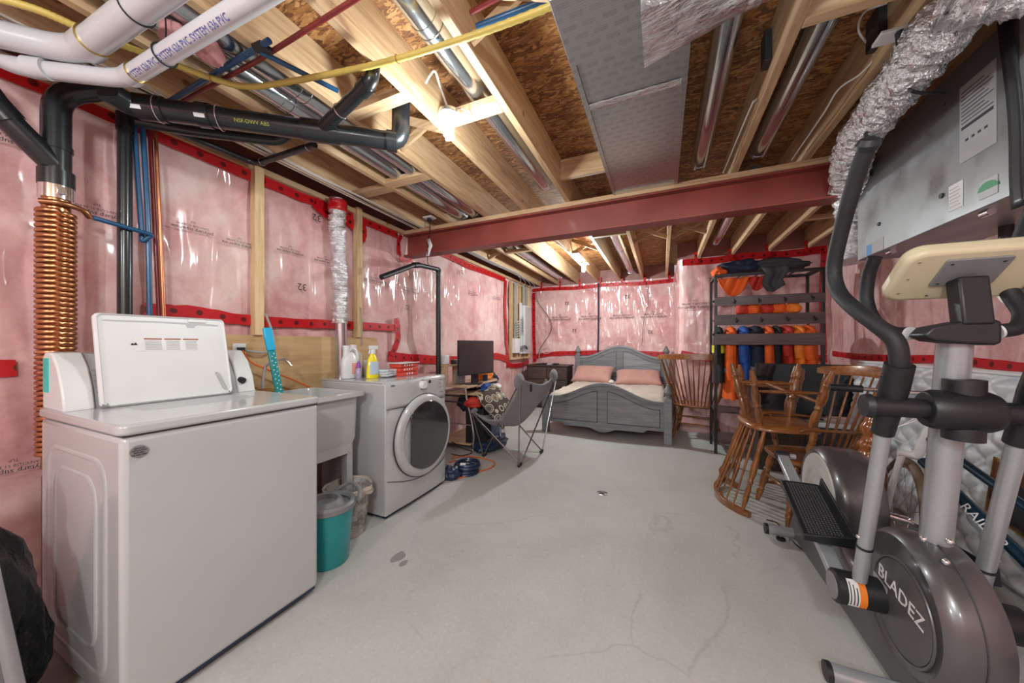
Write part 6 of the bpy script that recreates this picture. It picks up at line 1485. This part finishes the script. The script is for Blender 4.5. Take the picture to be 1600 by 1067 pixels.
# swivel crossbar and arms
cz = P(1500,640,X=.80); cyy = cz.y-.02
MB().tube([(.715,cyy,cz.z),(.732,cyy,cz.z),(.84,cyy,cz.z),(.857,cyy,cz.z)], [.050,.058,.058,.050], 32).build('pivot_hub', M['blkp'], el, bevel=.002)
MB().tube([(.59,cyy,cz.z),(1.0,cyy,cz.z)], .030, 24).build('crossbar', M['blkp'], el)
MB().tube([(.800,cyy+.01,cz.z-.085),(.800,cyy+.005,cz.z+.09)], [.041,.041], 28).build('hub_sleeve', M['blk'], el)
for x in (.585, 1.0): MB().tube([(x-.006,cyy,cz.z),(x+.010,cyy,cz.z)], [.034,.038], 24).build('end_cap', M['blk'], el)
def arm(side):
    X_ = .635 if side < 0 else .985
    k = 1 if side < 0 else 0
    lowp = P(1343,905,X=.65); sock = P(1380,672,X=.65); top = P(1405,572,X=.65)
    hp = [P(1403,585,X=.65), P(1405,560,X=.645), P(1398,532,X=.635), P(1370,508,X=.61), P(1335,482,X=.585), P(1310,455,X=.575), P(1303,420,X=.572), P(1312,370,X=.572), P(1328,310,X=.572), P(1343,262,X=.575), P(1354,232,X=.578)]
    def mv(p): return V((p.x + (0 if side < 0 else 0), p.y, p.z)) if side < 0 else V((1.585-p.x, p.y + (.10 if False else 0), p.z))
    L = MB().tube([mv(lowp), mv(sock)], .0205, 20).build('swing_lever', M['ellsil'], el)
    MB().tube([mv(lowp.lerp(sock,.01)-V((0,0,.0))), mv(lowp.lerp(sock,.22))], .0165, 18).build('lower_tube', M['ellsil'], L)
    a_, b_ = mv(lowp.lerp(sock,.23)), mv(lowp.lerp(sock,.245)); MB().tube([a_, b_], .0225, 18).build('collar_ring', M['blk'], L)
    q = lowp.lerp(sock,.30); MB().ball(mv(q + V((-.0195,0,0))), .008, 12).build('bolt', M['chrome'], L)
    d = (top-sock).normalized()
    MB().tube([mv(sock-d*.01), mv(sock.lerp(top,.35)), mv(sock.lerp(top,.7)), mv(top+d*.005)], [.027,.030,.034,.033], 22).build('lever_socket', M['blkp'], L)
    for t_ in (.25, .85): MB().ball(mv(sock.lerp(top,t_) + V((-.031,0,0))), .006, 10).build('socket_screw', M['blk'], L)
    g_ = spline([mv(p) for p in hp], 8)
    G = MB().tube(g_, .0225, 22).build('foam_grip', M['foam'], el)
    e_ = (g_[-1]-g_[-3]).normalized()
    MB().tube([g_[-1]-e_*.004, g_[-1]+e_*.010, g_[-1]+e_*.026, g_[-1]+e_*.034], [.026,.030,.024,.008], 22).build('end_knob', M['blk'], G)
    return lowp
lp = arm(-1); arm(1)
# fixed handlebar, bracket and console
fz = P(1500,518,X=.80)
hbk = MB().prism([(-.105,-.012),(-.085,.014),(-.02,.030),(.04,.032),(.052,.026),(.052,-.034),(.04,-.040),(-.03,-.036),(-.08,-.028)], (0,0,0), (1,0,0), (0,0,1), (0,1,0), .075)
hbk.v = [(p[0]+.805, p[1]+fz.y-.045, p[2]+fz.z) for p in hbk.v]
hb_ = hbk.build('handlebar_clamp', M['blkp'], el, bevel=.008, seg=3)
for s_ in (-1, 1):
    if s_ < 0: hp = [P(1420,521,X=.72), P(1393,518,X=.70), P(1366,500,X=.685), P(1354,468,X=.68), P(1357,430,X=.682), P(1367,402,X=.685)]
    else: hp = [V((.875,fz.y,fz.z)), V((.915,fz.y+.005,fz.z+.01)), V((.94,fz.y+.03,fz.z+.05)), V((.94,fz.y+.06,fz.z+.10)), V((.93,fz.y+.08,fz.z+.16))]
    MB().tube(spline(hp, 8), .0195, 20).build('fixed_handlebar', M['foam'], el)
    MB().tube([hp[0]+(hp[0]-hp[1])*-.02, hp[0]+(hp[0]-hp[1])*.12], .021, 18).build('white_ring', M['whitep'], el)
nk = MB().obox((.81, fz.y-.015, fz.z+.085), (.062,.055,.14), Matrix.Rotation(R(-8),3,'X')).build('console_neck', M['blkp'], el, bevel=.006)
cs_c = P(1493,425,X=.80)
cw_, cd_ = .30, .17
ra = (Matrix.Rotation(R(0),3,'Z') @ Matrix.Rotation(R(-38),3,'X'))
co = MB(); co.prism(rr(0,0,cw_,cd_+.03,.045), (0,0,-.02), (1,0,0), (0,1,0), (0,0,1), .045)
co.v = [tuple(V((cs_c.x+.012, cs_c.y, cs_c.z)) + ra @ V(p)) for p in co.v]
cso = co.build('console', M['beige'], el, bevel=.014, seg=4)
bp_l = MB(); bp_l.prism(rr(0,-.02,.13,.10,.006), (0,0,-.026), (1,0,0), (0,1,0), (0,0,1), .007)
bp_l.v = [tuple(V((cs_c.x+.012, cs_c.y, cs_c.z)) + ra @ V(p)) for p in bp_l.v]; bp_l.build('mounting_plate', M['mgrey'], cso, bevel=.002)
for (a, c) in ((-.12,-.065),(-.12,.0),(-.12,.06),(-.05,.075),(.05,.075),(.12,.06),(-.05,-.055),(.05,-.055),(.05,.02),(-.05,.02)):
    p = V((cs_c.x+.012, cs_c.y, cs_c.z)) + ra @ V((a, c, -.0265 if abs(a) < .06 and c < .03 else -.0205)); MB().ball(p, .0042, 8, .4).build('screw', M['blk'] if abs(a) < .06 else M['brass'], cso)
# pedal arms and pedals
def pedal(X_, ya, za_, yb_, zb_, vis=True):
    fr0, fr1 = V((X_, ya, za_)), V((X_, yb_, zb_))
    A = MB().bar(fr0, fr1, .050, .030).build('pedal_arm', M['ellsil'], el, bevel=.004)
    d = (fr1-fr0).normalized()
    MB().tube([fr1-V((.03,0,0)), fr1+V((.03,0,0))], .024, 18).build('arm_end', M['blkp'], A)
    MB().ball((fr0.lerp(fr1,.85)+V((0,0,.017))), .006, 10, .5).build('bolt', M['chrome'], A)
    MB().tube([fr1, fr1+V((.06 if X_ < .8 else -.06,0,0))], .014, 14).build('crank_axle', M['ellsil'], A)
    up = V((1,0,0)).cross(d); up = up if up.z > 0 else -up
    c0 = fr0.lerp(fr1, .41) + up*.045
    sx = V((1,0,0))
    T_ = MB().prism(rr(0,0,.15,.335,.018), c0, sx, d, up, .012).build('pedal_tray', M['blkp'], el, bevel=.003)
    for s_ in (-1, 1): MB().prism([(-.17,.0),(.165,.0),(.165,.052 if s_ > 0 else .016),(-.165,.06 if s_ > 0 else .022)], c0+sx*(s_*.075-.004), d, up, sx, .008).build('pedal_wall', M['blkp'], T_, bevel=.002)
    MB().prism([(-.075,0),(.075,0),(.075,.055),(-.075,.03)], c0-d*.172, sx, up, d, .010).build('toe_wall', M['blkp'], T_, bevel=.002)
    mm = MB()
    for i in range(11):
        for j in range(26):
            q = c0 + sx*(-.055+.011*i) + d*(-.15+.0118*j) + up*.0135
            mm.obox(q, (.0065,.0075,.004), Matrix((sx, d, up)).transposed())
    g_ = mm.build('tread_grid', M['housing2'], T_, smooth=False); g_['kind'] = 'stuff'
    MB().tube([c0+sx*.03-d*.155+up*.012, c0+sx*.03-d*.155+up*.0155], .011, 14).build('round_sticker', M['paper'], T_)
pv = (1.555, .385)
pedal(.61, 1.645, .325, 2.33, .60); pedal(1.0, 1.645, .34, 2.33, .28)
# front pivot cylinders
for s_, x0, x1 in ((-1,.585,.72),(1,.90,1.05)):
    pc = MB().tube([(x0,1.65,.315),(x0+.006,1.65,.315),(x1,1.65,.315)], [.052,.058,.056], 28).build('pivot_cylinder', M['blkp'], el)
    MB().tube([(x0-.003 if s_ < 0 else x1,1.65,.315),(x0+.002 if s_ < 0 else x1+.005,1.65,.315)], .046, 24).build('pivot_cap', M['mgrey'], pc)
    if s_ < 0:
        def wrap(xa, xb, a0, a1, mat, nme, r_=.0585): return MB().grid(lambda u, v: V((xa+(xb-xa)*u, 1.65+r_*math.cos(a0+(a1-a0)*v)*-1, .315+r_*math.sin(a0+(a1-a0)*v))), 3, 12).build(nme, mat, pc)
        wrap(.612,.642,R(-40),R(60),M['paper'],'warning_sticker'); wrap(.642,.662,R(-40),R(60),M['orange2'],'orange_sticker')
        for k in range(3): wrap(.616+.009*k,.619+.009*k,R(-30),R(50-8*k),M['ink'],'printed_line',.059)
wire('power_lead', 'thin black power lead lying on the floor under the pedal', 'cable', [P(1198,812,Z=.10), P(1215,818,Z=.06), P(1232,838,Z=.008), P(1250,856,Z=.008), P(1270,865,Z=.008)], .0035, M['blk'])
tag(MB().tube([P(1268,864,Z=.01), P(1285,871,Z=.01)], .008, 10).build('lead_plug', M['blk']), 'black barrel plug at the end of the thin power lead', 'plug')
wire('tie_strap', 'clear white plastic strap loop hanging behind the console', 'strap', [P(1585,425,X=1.3), P(1560,440,X=1.3), P(1562,465,X=1.3), P(1580,476,X=1.3), P(1595,462,X=1.3), P(1590,430,X=1.3)], .006, M['whitep'])
